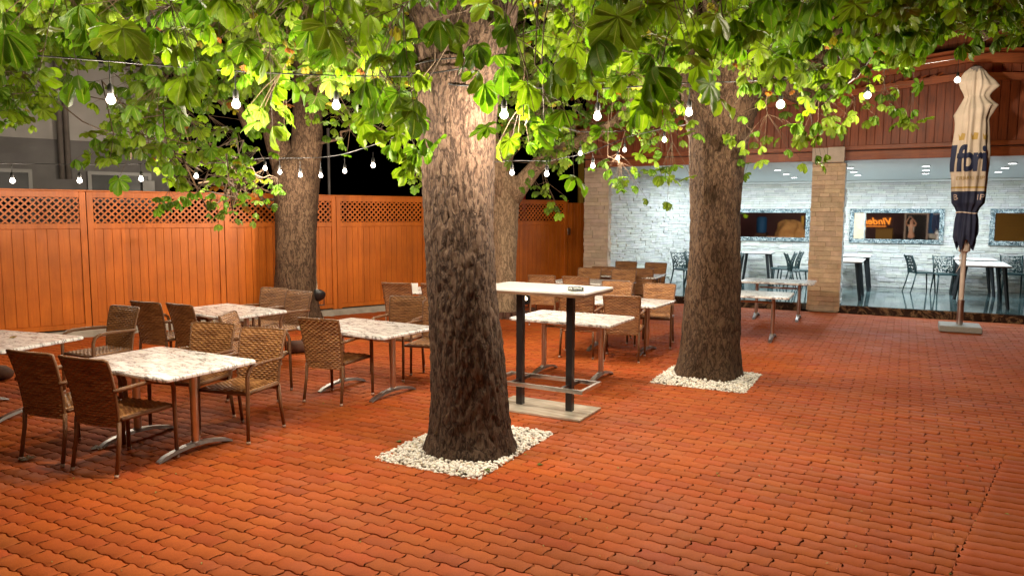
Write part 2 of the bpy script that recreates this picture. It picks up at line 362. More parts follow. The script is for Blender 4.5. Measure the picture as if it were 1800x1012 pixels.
# joint bed then the pavers, laid as real interlocking bricks
TREES = dict(near=Bw(*wB(gz(826, 789))), right=Bw(*wB(gz(1247, 657))), back=(-3.78, 12.55, 0), middle=(-.14, 13.9, 0))
def pave():
    L_, W_, J = .228, .116, .0036
    nu, ne = 10, 5
    tops = []; 
    def outline(x0, y0, par, flat=False, L_=L_, yph=0.):
        u = np.linspace(0, 1, nu)
        def side(x, y): return y+.0072*np.sin(2*PI*(x)/(.114)+yph)
        v_ = np.linspace(0, 1, ne+2)[1:-1]
        def end(t): return .0120*np.sin(2*PI*t)
        xb = x0+J+(L_-2*J)*u; B_ = np.stack([xb, side(xb, y0)+J], 1)
        xt = xb[::-1]; T_ = np.stack([xt, side(xt, y0+W_)-J], 1)
        yr = y0+J+(W_-2*J)*v_; sh = (side(np.array([x0+L_]), 0)[0])*(1)
        Rr = np.stack([x0+L_-J-end(v_), yr+sh], 1); yl = yr[::-1]; sl = side(np.array([x0]), 0)[0]
        Ll = np.stack([x0+J-end(v_[::-1]), yl+sl], 1)
        return np.vstack([B_, Rr, T_, Ll])
    centers = []; outs = []
    pA, pB = np.array([.31, 4.5]), np.array([.76, 6.82]); dd = (pB-pA)/np.linalg.norm(pB-pA)
    def right_of(a, n): return (a-pA[0])*dd[1]-(n-pA[1])*dd[0]
    k0, k1 = int(-2/W_), int(N0/W_)
    beds = []
    for key, hs in (('near', (.56, .66)), ('right', (.54, .53))):
        beds.append((*BEDS[key],))
    for k in range(k0, k1):
        y0 = k*W_; off = (L_/2 if k % 2 else 0)
        for i in range(-62, 46):
            x0 = i*L_+off; a = x0+L_/2; n_ = y0+W_/2
            X, Y, _ = Bw(a, n_)
            if Y < 1.2 or fence_side(X, Y) < .06: continue
            if abs(X) > Y*.80+1.6: continue
            r_ = right_of(a, n_)
            if r_ > .10 and n_ < 7.0: continue
            ol = outline(x0, y0, 0)
            if n_ < 7.0 and r_ > -.25:
                al = pA[0]+(ol[:, 1]-pA[1])*dd[0]/dd[1]-.001; ol[:, 0] = np.minimum(ol[:, 0], al)
                if ol[:, 0].max()-ol[:, 0].min() < .03: continue
            gone = False
            for a0, a1, b0, b1 in beds:
                ins = (ol[:, 0] > a0) & (ol[:, 0] < a1) & (ol[:, 1] > b0) & (ol[:, 1] < b1)
                if ins.all(): gone = True; break
                for q in np.nonzero(ins)[0]:
                    dd_ = [ol[q, 0]-a0, a1-ol[q, 0], ol[q, 1]-b0, b1-ol[q, 1]]; m1 = int(np.argmin(dd_ if False else [dd_[0] if a < a0+.1 else 9, dd_[1] if a > a1-.1 else 9, dd_[2]*1.0 if n_ < b0+.06 else 9, dd_[3] if n_ > b1-.06 else 9]))
                    if m1 == 0: ol[q, 0] = a0
                    elif m1 == 1: ol[q, 0] = a1
                    elif m1 == 2: ol[q, 1] = b0
                    else: ol[q, 1] = b1
                if ol[:, 0].max()-ol[:, 0].min() < .03 or ol[:, 1].max()-ol[:, 1].min() < .025: gone = True
            if gone: continue
            outs.append(ol); centers.append((a, n_))
    # the strip beside the seam: long bricks laid without a half-bond
    for k in range(k0, int(7.0/W_)+1):
        y0 = k*W_-.03; n_ = y0+W_/2; al = pA[0]+(n_-pA[1])*dd[0]/dd[1]
        for j in range(14):
            x0 = al-.001+j*.44+(0 if j == 0 else .022*(k % 2)); a = x0+.22; X, Y, _ = Bw(a, n_)
            if Y < 1.2 or abs(X) > Y*.80+1.6: continue
            outs.append(outline(x0, y0, 0, L_=.438, yph=1.)); centers.append((a, n_))
    # half bricks to fill up to the seam are cut by the seam itself: they share the joint colour
    O = np.array(outs); C_ = np.array(centers); m_ = len(O); p = O.shape[1]
    ctr = O.mean(1, keepdims=True)
    dz = rng.normal(0, .0011, m_); tx = rng.normal(0, .004, m_); ty = rng.normal(0, .006, m_)
    def ring(ins, z):
        d = O-ctr; ln = np.linalg.norm(d, axis=2, keepdims=True)
        s_ = np.stack([np.sign(d[..., 0])*np.minimum(np.abs(d[..., 0]), ins), np.sign(d[..., 1])*np.minimum(np.abs(d[..., 1]), ins)], 2)
        q = O-s_*np.where(np.abs(d) > .8*np.abs(d).max(1, keepdims=True), 1, .75)
        zz = z+dz[:, None]+d[..., 0]*tx[:, None]+d[..., 1]*ty[:, None]
        return np.concatenate([q, zz[..., None]], 2)
    R0 = ring(0, -.03); R1 = ring(0, -.0015); R2 = ring(.0022, 0.)
    V = np.concatenate([R0, R1, R2], 1)            # m,3p,3
    base = (np.arange(m_)*3*p)[:, None]
    i = np.arange(p); j = (i+1) % p
    q1 = np.stack([i, j, j+p, i+p], 1); q2 = np.stack([i+p, j+p, j+2*p, i+2*p], 1)
    # top as quads strip across the brick
    half = p//2; qs = []
    idx = np.arange(p)+2*p
    # pair bottom side points with top side points
    for t in range(nu-1): qs.append((idx[t], idx[t+1], idx[nu+ne+nu-1-(t+1)], idx[nu+ne+nu-1-t]))
    for t in range(0, ne-1):
        pass
    Q = np.vstack([q1, q2, np.array(qs)])
    # end caps between side strip and the curved end
    def fan(a_, seq): return [(a_, seq[t], seq[t+1], seq[t+1]) for t in range(len(seq)-1)]
    right = [idx[nu-1+t] for t in range(ne+2)]; left = [idx[(nu+ne+nu-1+t) % p] for t in range(ne+2)]
    Fq = (base[:, None, :]+Q[None]).reshape(-1, 4)
    # triangles for the end caps as separate faces
    tri = []
    for seq in (right, left):
        for t in range(1, len(seq)-1): tri.append((seq[0], seq[t], seq[t+1]))
    tri = (base[:, None, :]+np.array(tri)[None]).reshape(-1, 3)
    Vf = V.reshape(-1, 3)
    XY = Vf[:, :1]*AX[None]+Vf[:, 1:2]*NX[None]; Vw = np.hstack([XY, Vf[:, 2:3]])
    tv = rng.normal(1, .06, m_)[:, None]; hue = rng.normal(0, 1, m_)[:, None]
    cc = np.array([[.38, .078, .010]])*tv*np.hstack([1+0*hue, 1+.07*hue, 1+.10*hue]); cc = np.clip(cc, .01, .8)
    cc = np.repeat(cc, 3*p, 0)
    me = bpy.data.meshes.new('paving'); nq, n3 = len(Fq), len(tri)
    me.vertices.add(len(Vw)); me.vertices.foreach_set('co', Vw.astype(np.float32).ravel())
    me.loops.add(nq*4+n3*3); me.loops.foreach_set('vertex_index', np.concatenate([Fq.ravel(), tri.ravel()]).astype(np.int32))
    me.polygons.add(nq+n3)
    me.polygons.foreach_set('loop_start', np.concatenate([np.arange(nq)*4, nq*4+np.arange(n3)*3]).astype(np.int32))
    me.polygons.foreach_set('loop_total', np.concatenate([np.full(nq, 4), np.full(n3, 3)]).astype(np.int32))
    me.update(calc_edges=True)
    a_ = me.attributes.new('tint', 'FLOAT_COLOR', 'POINT'); a_.data.foreach_set('color', np.hstack([cc, np.ones((len(cc), 1))]).astype(np.float32).ravel())
    me.materials.append(MT['paver'])
    o = bpy.data.objects.new('paving', me); COL.objects.link(o); tag(o, kind='structure')
BEDS = {}
def bed_of(key, px):
    P = [wB(gz(*q)) for q in px]; A_ = [p[0] for p in P]; N_ = [p[1] for p in P]
    a0, a1, n0, n1 = min(A_), max(A_), min(N_), max(N_)
    BEDS[key] = (a0, a1, n0, n1)
bed_of('near', [(668, 800), (840, 843), (968, 760)]); bed_of('right', [(1140, 672), (1310, 690), (1337, 658)])
pave()
jb = MB(); 
jb.add([(-14, .2, -.018), (12, .2, -.018), (14, 22, -.018), (-14, 22, -.018)], [(0, 1, 2, 3)])
tag(jb.build('joint_sand', MT['joint']), kind='structure')

# white pebble beds
def gravel(key, r_tree):
    a0, a1, n0, n1 = BEDS[key]; tx, ty, _ = TREES[key]
    bm = bmesh.new(); bmesh.ops.create_icosphere(bm, subdivisions=1, radius=1.)
    bv = np.array([v.co[:] for v in bm.verts]); bf = np.array([[v.index for v in f.verts] for f in bm.faces]); bm.free()
    VV, FF, CC = [], [], []; n = 0; cnt = 4200 if key == 'near' else 3000
    for q in range(cnt):
        a = random.uniform(a0-.005, a1+.005); nn = random.uniform(n0-.005, n1+.005); X, Y, _ = Bw(a, nn)
        d = math.hypot(X-tx, Y-ty)
        if d < r_tree*.9: continue
        s = random.uniform(.010, .019); sc = np.array([s*random.uniform(.9, 1.35), s*random.uniform(.75, 1.1), s*random.uniform(.55, .85)])
        R_ = np.array(Euler((random.uniform(-.6, .6), random.uniform(-.6, .6), random.uniform(0, 6.3))).to_matrix())
        jig = bv*(1+rng.normal(0, .10, (len(bv), 1)))
        z = random.uniform(-.012, .012)+.012*max(0, 1-(d-r_tree)/.3)
        edge = min(a-a0, a1-a, nn-n0, n1-nn); z -= .006*(edge < .03)
        VV.append((jig*sc)@R_.T+np.array([X, Y, z])); FF.append(bf+n); n += len(bv)
        b = random.uniform(.74, .92); t = random.random()
        c = (b, b*.955, b*.87) if t < .8 else ((b*.9, b*.78, b*.62) if t < .94 else (b*.55, b*.5, b*.45))
        CC.append(np.tile(np.array([c]), (len(bv), 1)))
    o = np_mesh('gravel', np.vstack(VV), np.vstack(FF), MT['whitepebble'], attrs={'tint': np.vstack(CC)})
    tag(o, 'white pebbles around the foot of the thick trunk in the foreground' if key == 'near' else 'white pebbles around the foot of the trunk before the dining hall', 'pebbles', kind='stuff')
    s = MB(); c = Bw((a0+a1)/2, (n0+n1)/2); s.box((c[0], c[1], -.020), (a1-a0+.02, n1-n0+.02, .02), -BA); tag(s.build('soil', MT['soil']), kind='structure')
gravel('near', .36); gravel('right', .35)

# ================================================================== FENCE
def flocal(s, z, off=0.): return (s, -off, z)
FRZ = math.atan2(FD[1], FD[0])
def lattice(mb, x0, x1, z0, z1, step=.098, wd=.024):
    w_, h_ = x1-x0, z1-z0
    for sgn, yy in ((1, -.008), (-1, .008)):
        k = -h_
        while k < w_+0.001:
            # line x = k + t, z = t (sgn +) ; clip to rectangle
            t0, t1 = max(0, -k), min(h_, w_-k)
            if t1-t0 > .02:
                xa, za, xb, zb = k+t0, t0, k+t1, t1
                if sgn < 0: za, zb = h_-za, h_-zb
                P = np.array([x0+xa, z0+za]); Q = np.array([x0+xb, z0+zb]); d = (Q-P)/np.linalg.norm(Q-P); nn = np.array([-d[1], d[0]])*wd/2
                c = [P-nn, Q-nn, Q+nn, P+nn]
                V = [(q[0], yy-.007, q[1]) for q in c]+[(q[0], yy+.007, q[1]) for q in c]
                mb.add(V, [(0, 1, 2, 3), (7, 6, 5, 4), (0, 4, 5, 1), (1, 5, 6, 2), (2, 6, 7, 3), (3, 7, 4, 0)])
            k += step*math.sqrt(2)*.72
ZR = [.13, .205, 1.655, 1.735, 2.125, 2.215]
def fence_panel(s0, s1, label, nb=14, zs=0.):
    loc = (FO[0]+FD[0]*s0, FO[1]+FD[1]*s0, 0); t = thing('lattice_fence', label, 'fence', loc, FRZ, 'orange fence panels along the yard')
    W = s1-s0; e = .006; pw = .085
    f = MB(); zt = ZR[5]+zs
    for x in (e, W-pw-e): f.bx(x, x+pw, -.035, .035, .11, zt-.001, .004)
    for z0, z1, th in ((ZR[0], ZR[1], .026), (ZR[2], ZR[3], .028), (ZR[4], zt, .030)): f.bx(pw+e+.001, W-pw-e-.001, -th, th, z0, z1, .003)
    f.bx(0, W, -.055, .055, zt+.001, zt+.026, .004)
    f.build('frame', MT['fence'], t)
    b = MB(); x0, x1 = pw+e+.002, W-pw-e-.002; bw = (x1-x0)/nb
    for i in range(nb):
        xa = x0+i*bw; b.box((xa+bw/2, random.uniform(-.0015, .0015), (ZR[1]+ZR[2])/2), (bw-.006, .022, ZR[2]-ZR[1]-.002), 0, .004)
    b.bx(x0, x1, .004, .010, ZR[1]+.001, ZR[2]-.001)
    b.build('boards', MT['fence'], t)
    l = MB(); lattice(l, x0, x1, ZR[3]+.001, ZR[4]+zs*0-.001); l.build('lattice', MT['fence'], t)
    return t
fl = ['orange fence panel at the far left edge behind the chairs', 'orange fence panel third from the left, tree bough over its top', 'wide orange fence panel left of the forked tree', 'orange fence panel right of the forked tree trunk', 'orange fence panel hidden in part by the big foreground trunk', 'orange fence panel between the pale trunk and the gate board']
SS = [-4.12, -2.08, 0, 2.04, 4.08, 6.05, 8.04]
names = ['orange lattice topped fence panel just outside the left edge', 'orange lattice topped fence panel at the left edge of the yard', 'orange lattice topped fence panel second from the left, full width in view', 'orange lattice topped fence panel behind the trunk of the forked tree', 'orange lattice topped fence panel just left of the big foreground trunk', 'orange lattice topped fence panel mostly behind the big foreground trunk']
for i in range(1, 6): fence_panel(SS[i], SS[i+1], names[i], 13 if i == 1 else 15)
fence_panel(8.04, 9.93, 'orange lattice topped fence panel right of the pale trunk, with the latch', 14, -.02)
s0 = 9.95; t = thing('fence_gate', 'plain orange board gate between lattice fence and stone pillar', 'gate', (FO[0]+FD[0]*s0, FO[1]+FD[1]*s0, 0), FRZ)
b = MB()
for i in range(6): b.bx(.005+i*.1, .099+i*.1, -.02, .015, .13, 2.17, .003)
b.build('boards', MT['fence'], t)
k = MB(); k.bx(-.03, .05, -.06, -.022, 1.42, 1.58, .006); k.tube([(.01, -.06, 1.50), (.01, -.10, 1.50), (-.06, -.10, 1.50)], .009); k.build('latch', MT['steel'], t)
c = MB(); c.bx(-8, 10.6, -.11, .09, -.05, .105, .008); o = c.build('fence_curb', MT['concrete'], None, loc=(FO[0], FO[1], 0), rz=FRZ); tag(o, 'low concrete curb running under the orange fence', 'curb')

# ================================================================== GREY HOUSE beyond the fence
HO = at(295, 330, 17.0); hz = FRZ-.02
HK = .84; HO2 = at(295, 330, 17*HK); t = thing('grey_house', 'grey rendered house rising behind the fence at left', 'house', (HO2[0], HO2[1], H*(1-HK)), hz); t.scale = (HK, HK, HK)
b = MB(); b.bx(-14, 0, 0, 6, 3.42, 9); b.build('wall', MT['render'], t)
b = MB(); b.bx(-14, .015, -.02, 6.02, -.05, 3.416); b.build('plinth', MT['render_low'], t)
def win(x0, x1, z0, z1, y=-.03):
    f = MB(); w_ = .07
    f.bx(x0, x1, y-.03, y+.04, z0, z0+w_); f.bx(x0, x1, y-.03, y+.04, z1-w_, z1); f.bx(x0, x0+w_, y-.03, y+.04, z0+w_, z1-w_); f.bx(x1-w_, x1, y-.03, y+.04, z0+w_, z1-w_)
    f.bx((x0+x1)/2-.03, (x0+x1)/2+.03, y-.03, y+.04, z0+w_, z1-w_)
    o = f.build('window', MT['whiteframe'], t); p = MB(); p.bx(x0+w_, x1-w_, y, y+.02, z0+w_, z1-w_); p.build('pane', MT['darkglass'], o)
win(-3.9, -2.2, 5.05, 7.0); win(-1.75, -.3, 5.0, 7.0); win(-3.9, -2.6, 1.55, 2.78, -.05); win(-1.6, -.35, 1.5, 2.78, -.05); win(-6.6, -5.0, 5.05, 7.0); win(-6.4, -4.8, 1.55, 2.78, -.05)
for x in (-1.95, -2.07): b = MB(); b.tube([(x, -.1, 2.6), (x, -.1, 9)], .055); b.build('drain_pipe', MT['pipe'], t, True)
for x in (-3.95,): b = MB(); b.tube([(x, -.1, 2.9), (x, -.1, 9)], .05); b.tube([(x, -.1, 3.2), (x+.28, -.12, 2.2)], .03); b.build('drain_pipe', MT['pipe'], t, True)
b = MB(); b.bx(-.55, -.30, -.16, -.03, 2.28, 2.62, .01); b.bx(-.52, -.33, -.165, -.16, 2.34, 2.56); b.build('vent_box', MT['whiteframe'], t)

# ================================================================== DINING HALL
HALL = thing('dining_hall', 'open fronted dining hall with white stone walls and red timber gable', 'building', (0, 0, 0), -BA)
def ledge(name, m, a0, a1, z0, z1, n_face, parent, axis='a', seed=1, ch=(.045, .085), ln=(.14, .46), sgn=-1, proud=.038):
    """stacked ledgestone strips standing proud of a face; axis a: face normal -n ; axis n: face normal along a"""
    r_ = random.Random(seed); mb = MB(); cols = []
    z = z0
    while z < z1-.005:
        h = min(r_.uniform(*ch), z1-z); 
        if z1-z-h < .02: h = z1-z
        x = a0-r_.uniform(0, .3)
        while x < a1:
            l = r_.uniform(*ln); xa, xb = max(x, a0), min(x+l, a1); x += l
            if xb-xa < .02: continue
            d = r_.uniform(.008, proud); nv = len(mb.v)
            if axis == 'a': lo, hi = sorted((n_face, n_face+sgn*d)); mb.bx(xa+.001, xb-.001, lo, hi, z+.001, z+h-.001, min(.006, h*.2))
            else: lo, hi = sorted((n_face, n_face+sgn*d)); mb.bx(lo, hi, xa+.001, xb-.001, z+.001, z+h-.001, min(.006, h*.2))
            k = r_.uniform(.84, 1.08); cols += [(k, k*r_.uniform(.96, 1.02), k*r_.uniform(.93, 1.02))]*(len(mb.v)-nv)
        z += h
    o = mb.build(name, m, parent, False)
    a = o.data.attributes.new('tint', 'FLOAT_COLOR', 'POINT'); a.data.foreach_set('color', np.hstack([np.array(cols), np.ones((len(cols), 1))]).astype(np.float32).ravel())
    return o
ZW = 3.0
w_ = ledge('stone_wall', MT['whitestone'], -5.2, 9.0, FZ, ZW, NW, HALL, 'a', 3, (.04, .068), (.14, .42))
b = MB(); b.bx(-6.5, 9.0, NW+.003, NW+.25, 0, 4.2); b.build('wall_core', MT['whitestone'], HALL)
sw = ledge('side_wall', MT['whitestone'], 0, 4.62, FZ, ZW, 0, HALL, 'a', 5, (.04, .068), (.14, .42)); sw.location = (-5.93, N0+.12, 0); sw.rotation_euler = (0, 0, rad(77.5))
b = MB(); b.bx(0, 4.9, .003, .22, 0, 3.6); o = b.build('wall_core', MT['whitestone'], HALL); o.location = sw.location; o.rotation_euler = sw.rotation_euler
b = MB(); b.bx(-6.5, -5.95, N0+.56, N0+.8, 0, 3.6); b.build('wall_core', MT['whitestone'], HALL)
def pillar(a0, a1, m, zt, sd):
    p = MB(); p.bx(a0+.03, a1-.03, N0-.03, N0+.55, 0, zt); o = p.build('pillar', m, HALL)
    o.data.attributes.new('tint', 'FLOAT_COLOR', 'POINT').data.foreach_set('color', [1.]*4*len(o.data.vertices))
    f = ledge('pillar_face', m, a0, a1, .02, zt, N0-.031, HALL, 'a', sd, (.07, .11), (.16, .40)); f.parent = o
    s_ = ledge('pillar_side', MT['whitestone'] if m is MT['tanstone'] else m, N0-.03, N0+.55, .02, zt, a1-.029, HALL, 'n', sd+1, (.07, .11), (.16, .4), 1); s_.parent = o
    s_ = ledge('pillar_side', m, N0-.03, N0+.55, .02, zt, a0+.029, HALL, 'n', sd+2, (.07, .11), (.16, .4), -1); s_.parent = o
    return o
P1 = pillar(-1.69, -1.09, MT['tanstone'], 2.90, 20); P0 = pillar(-6.50, -5.91, MT['palestone'], 2.94, 30)
c = MB(); c.bx(-1.68, -1.41, N0-.26, N0-.035, 2.905, 3.18, .006); c.bx(-1.402, -1.11, N0-.26, N0-.035, 2.905, 3.19, .006); c.build('pillar_cap', MT['plaster'], HALL)
# floor, step, ceiling
f = MB(); f.bx(-5.93, 9, N0+.02, NW-.003, .02, FZ); f.build('floor', MT['tile'], HALL)
f = MB(); f.bx(-5.93, -1.78, N0-.04, N0+.017, -.02, FZ-.003, .004); f.bx(-1.08, 9, N0-.04, N0+.017, -.02, FZ-.003, .004); f.build('step', MT['darkmarble'], HALL)
f = MB(); V = [(-5.93, N0+.06, ZB+.0), (9, N0+.06, ZB), (9, NW-.05, ZC), (-5.93, NW-.05, ZC)]
f.add(V+[(x, y, z+.1) for x, y, z in V], [(3, 2, 1, 0), (4, 5, 6, 7), (0, 1, 5, 4), (1, 2, 6, 5), (2, 3, 7, 6), (3, 0, 4, 7)]); f.build('ceiling', MT['ceiling'], HALL)
f = MB(); f.bx(-5.0, 9, NW-.12, NW-.031, ZC-.055, ZC-.002, .01); f.build('cornice', MT['ceiling'], HALL)
f = MB(); f.bx(9.0, 9.2, N0, NW, 0, 4); f.build('end_wall', MT['whitestone'], HALL)
# timber front
f = MB(); f.bx(-6.5, 9, N0-.02, N0+.10, ZB-.0, ZB+.24, .008); f.bx(-6.5, 9, N0-.06, N0-.021, ZB+.19, ZB+.27, .006); f.build('beam', MT['beam'], HALL)
f = MB(); a = -6.5
while a < 9:
    f.bx(a+.004, a+.136, N0-.005+random.uniform(-.003, .003), N0+.03, ZB+.272, 5.4, .006); a += .14
f.bx(-6.5, 9, N0+.034, N0+.06, ZB+.272, 5.4); f.build('gable_planks', MT['redwood'], HALL)
def slope(mb, a0, z0, a1, z1, n0, n1, h):
    V = [(a0, n0, z0), (a1, n0, z1), (a1, n1, z1), (a0, n1, z0), (a0, n0, z0+h), (a1, n0, z1+h), (a1, n1, z1+h), (a0, n1, z0+h)]
    mb.add(V, [(3, 2, 1, 0), (4, 5, 6, 7), (0, 1, 5, 4), (1, 2, 6, 5), (2, 3, 7, 6), (3, 0, 4, 7)])
NF = N0-.55
f = MB(); slope(f, -6.5, 3.62, .80, 4.24, NF, NF+.07, .12); slope(f, .80, 4.24, 8.1, 3.55, NF, NF+.07, .12); f.build('tie_rail', MT['beam'], HALL)
f = MB(); slope(f, -7.2, 3.75, .80, 4.52, NF-.03, NF+.06, .16); slope(f, .805, 4.52, 8.6, 3.70, NF-.03, NF+.06, .16)
slope(f, -7.2, 3.93, .80, 4.70, NF-.16, N0+1.5, .04); slope(f, .805, 4.70, 8.6, 3.88, NF-.16, N0+1.5, .04); f.build('roof', MT['beam'], HALL)
for a in (-4.2, -1.18, 3.2, 6.0):
    f = MB(); f.bx(a-.07, a+.07, NF-.02, NF+.08, 3.72 if a < 3 else 3.4, 4.36 if abs(a+1.18) < .1 else 4.0, .01); f.build('hanging_post', MT['beam'], HALL)
f = MB()    # fretwork scrolls between rail and roof
for k in range(16):
    a = -3.6+k*.26
    if a > .6: break
    zc = 4.36+(a-.8)*.0955-.02; s = .085 if k % 2 else .065
    pts = [(a+s*1.5*math.cos(q)*(.35+.65*q/6.3), NF+.03, zc+s*math.sin(q)*(.35+.65*q/6.3)) for q in np.linspace(0, 6.3, 14)]
    f.tube(pts, .016, 5)
    f.tube([(a-.13, NF+.03, zc-.07), (a+.13, NF+.03, zc+.09)], .013, 5)
f.build('fretwork', MT['beam'], HALL)
f = MB(); f.tube([(-6.9, N0-.09, ZB+.17), (8.9, N0-.09, ZB+.17)], .009, 6); f.tube([(-1.14, N0-.09, ZB+.17), (-1.14, N0-.09, 3.7)], .009, 6); f.build('conduit', MT['blackwire'], HALL)
# ceiling lamps in rows of three
rows = [[(1367, 298), (1382, 305), (1396, 311)], [(1494, 294), (1501, 301), (1508, 307)], [(1628, 291), (1628, 298), (1627, 304)], [(1780, 286), (1767, 294), (1755, 301)]]
def ceil_hit(x, y):
    d = ray(x, y); k = (ZC-ZB)/(NW-N0-.11); nn = d[0]*NX[0]+d[1]*NX[1]
    tt = (ZB-k*(N0+.06)-H)/(d[2]-k*nn); p = np.array([0, 0, H])+d*tt; return p
ci = 0; rows.insert(0, [(1246, 303), (1262, 309), (1280, 314)]); rn = ['added unseen behind the right tree trunk', 'left of the tan pillar', 'just right of the tan pillar', 'left of the closed parasol', 'right of the closed parasol']; pn = ['frontmost', 'middle', 'rearmost']  # inserted row is unseen, added for light at the hall's left end
for ri, rr in enumerate(rows):
    for qi, q in enumerate(rr):
        p = ceil_hit(*q); a, n = wB(p); z = p[2]
        if n > NW-.3: n = NW-.3
        t = thing('ceiling_lamp', f'{pn[qi]} round ceiling lamp of the row of three {rn[ri]}', 'ceiling lamp', Bw(a, n, z-.012), -BA, 'ceiling lamps in the dining hall')
        r_ = MB(); r_.lathe([(.075, .012), (.085, -.004), (.078, -.010), (.070, -.006)], n=20); r_.build('ring', MT['ceiling'], t, 30)
        d = MB(); d.lathe([(.068, .008), (.068, -.008)], n=20); d.build('diffuser', MT['spotlit'], t)
        l = lamp('lamp_light', 'AREA', (0, 0, -.03), 20, COOL, t, .14)
# mirrors
def mirror(a0, a1, label, z0=1.22, z1=2.06, tilt=0.0):
    t = thing('wall_mirror', label, 'mirror', Bw((a0+a1)/2, NW-.04, z0), -BA, 'mirrors on the white stone wall'); W = a1-a0; Hh = z1-z0; w_ = .105; t.rotation_euler = (tilt, 0, -BA)
    f = MB(); x = W/2
    f.bx(-x, x, -.03, .0, 0, w_, .006); f.bx(-x, x, -.03, 0, Hh-w_, Hh, .006); f.bx(-x, -x+w_, -.031, 0, w_+.001, Hh-w_-.001, .006); f.bx(x-w_, x, -.031, 0, w_+.001, Hh-w_-.001, .006)
    f.build('frame', MT['mosaic'], t); g_ = MB(); g_.bx(-x+w_, x-w_, -.014, -.002, w_+.001, Hh-w_-.001); g_.build('glass', MT['mirror'], t)
mirror(-4.1, -2.18, 'long mosaic framed mirror left of the tan stone pillar'); mirror(-1.26, .78, 'long mosaic framed mirror between the pillar and the closed parasol'); mirror(1.68, 3.7, 'long mosaic framed mirror cut by the right edge of the picture')
# plain indoor chair with a pierced back
def pierced():
    mb = MB(); W, Hh = .40, .40; nx_, nz_ = 22, 20
    r_ = random.Random(4); keep = {}
    for i in range(nx_):
        for j in range(nz_):
            v = noise.noise(Vector((i*.62, j*.62, 3.3))); edge = i in (0, nx_-1) or j in (0, nz_-1)
            keep[i, j] = edge or abs(v) < .17 or (i % 5 == 2 and v > 0) 
    def P(i, j, y): 
        u, v = i/nx_-.5, j/nz_; ww = W*(1+.06*v); z = .44+Hh*v; return (u*ww, -.20-.10*v*v+y+.03*(1-4*u*u), z)
    for (i, j), k in keep.items():
        if not k: continue
        V = [P(i, j, 0), P(i+1, j, 0), P(i+1, j+1, 0), P(i, j+1, 0), P(i, j, -.018), P(i+1, j, -.018), P(i+1, j+1, -.018), P(i, j+1, -.018)]
        mb.add(V, [(3, 2, 1, 0), (4, 5, 6, 7), (0, 1, 5, 4), (1, 2, 6, 5), (2, 3, 7, 6), (3, 0, 4, 7)])
    return mb
def plastic_chair(loc, rz, label):
    t = thing('plastic_chair', label, 'chair', loc, rz, 'dark plastic chairs in the dining hall')
    pierced().build('backrest', MT['plastic'], t)
    s = MB(); s.box((0, .02, .455), (.44, .44, .035), 0, .012); s.build('seat', MT['plastic'], t, 40)
    for sx in (-1, 1):
        l = MB(); l.tube([(sx*.20, -.19, .44), (sx*.21, -.24, .22), (sx*.22, -.30, 0)], [.018, .016, .013], 8); l.tube([(sx*.205, -.185, .42), (sx*.208, -.20, .60), (sx*.212, -.30, .86)], .013, 6); l.build('leg', MT['plastic'], t, True)
        l = MB(); l.tube([(sx*.195, .20, .45), (sx*.205, .22, .22), (sx*.215, .235, 0)], [.020, .017, .013], 8); l.build('leg', MT['plastic'], t, True)
    return t
def AZ(deg): return -rad(deg)
pc0 = plastic_chair(Bw(.34, 19.3, FZ), AZ(96), 'dark pierced chair facing right, left of the parasol pole, seen side on')
for a, n, az, lb in [(.82, 19.0, 196, 'dark pierced chair facing the yard just left of the parasol pole'), (2.15, 19.9, 206, 'dark pierced chair right of the parasol pole behind the white table'),
        (-2.62, 18.9, -76, 'dark pierced chair nearest the tan pillar, facing left at the small table'), (-2.55, 19.5, -80, 'dark pierced chair facing left, tucked behind its neighbour by the small table'),
        (-3.62, 17.5, -78, 'dark pierced chair half hidden by the right tree trunk, front one'), (-3.72, 18.1, -80, 'dark pierced chair half hidden by the right tree trunk, rear one'),
        (-2.2, 18.5, 100, 'dark pierced chair facing right with its seat behind the tan pillar'), (-4.62, 17.5, 155, 'dark pierced chair left of the right tree trunk, left one of the pair'), (-4.42, 18.1, 155, 'dark pierced chair left of the right tree trunk, right one of the pair')]:
    dup(pc0, Bw(a, n, FZ), AZ(az), lb)
def hall_table(a0, a1, n0, n1, label, h=.80):
    W, D = a1-a0, n1-n0; t = thing('dining_table', label, 'table', Bw((a0+a1)/2, (n0+n1)/2, FZ), -BA, 'white topped tables in the dining hall')
    s = MB(); s.box((0, 0, h), (W, D, .018), 0, .003); s.build('tabletop', MT['whitetop'], t)
    u = MB(); u.box((0, 0, h-.0185), (W-.01, D-.01, .016)); u.build('underframe', MT['dkmetal'], t)
    for sx in (-1, 1):
        for sy in (-1, 1):
            l = MB(); x, y = sx*(W/2-.11), sy*(D/2-.14)
            l.tube([(x, y, h-.03), (x+sx*.09, y+sy*.04, .0)], [.042, .030], 4); l.build('leg', MT['dkmetal'], t)
hall_table(.93, 1.78, 16.55, 18.05, 'white topped table with dark splayed legs behind the parasol, the front one'); hall_table(.95, 1.75, 18.75, 19.95, 'white topped table with dark legs behind the parasol, the one nearer the wall')
hall_table(-1.62, -.76, 16.6, 17.95, 'white topped table right of the tan pillar, front one'); hall_table(-1.60, -.70, 18.8, 20.0, 'white topped table right of the tan pillar, rear one'); hall_table(-3.75, -2.95, 19.2, 20.0, 'small dark legged table by the wall between chairs left of the pillar')

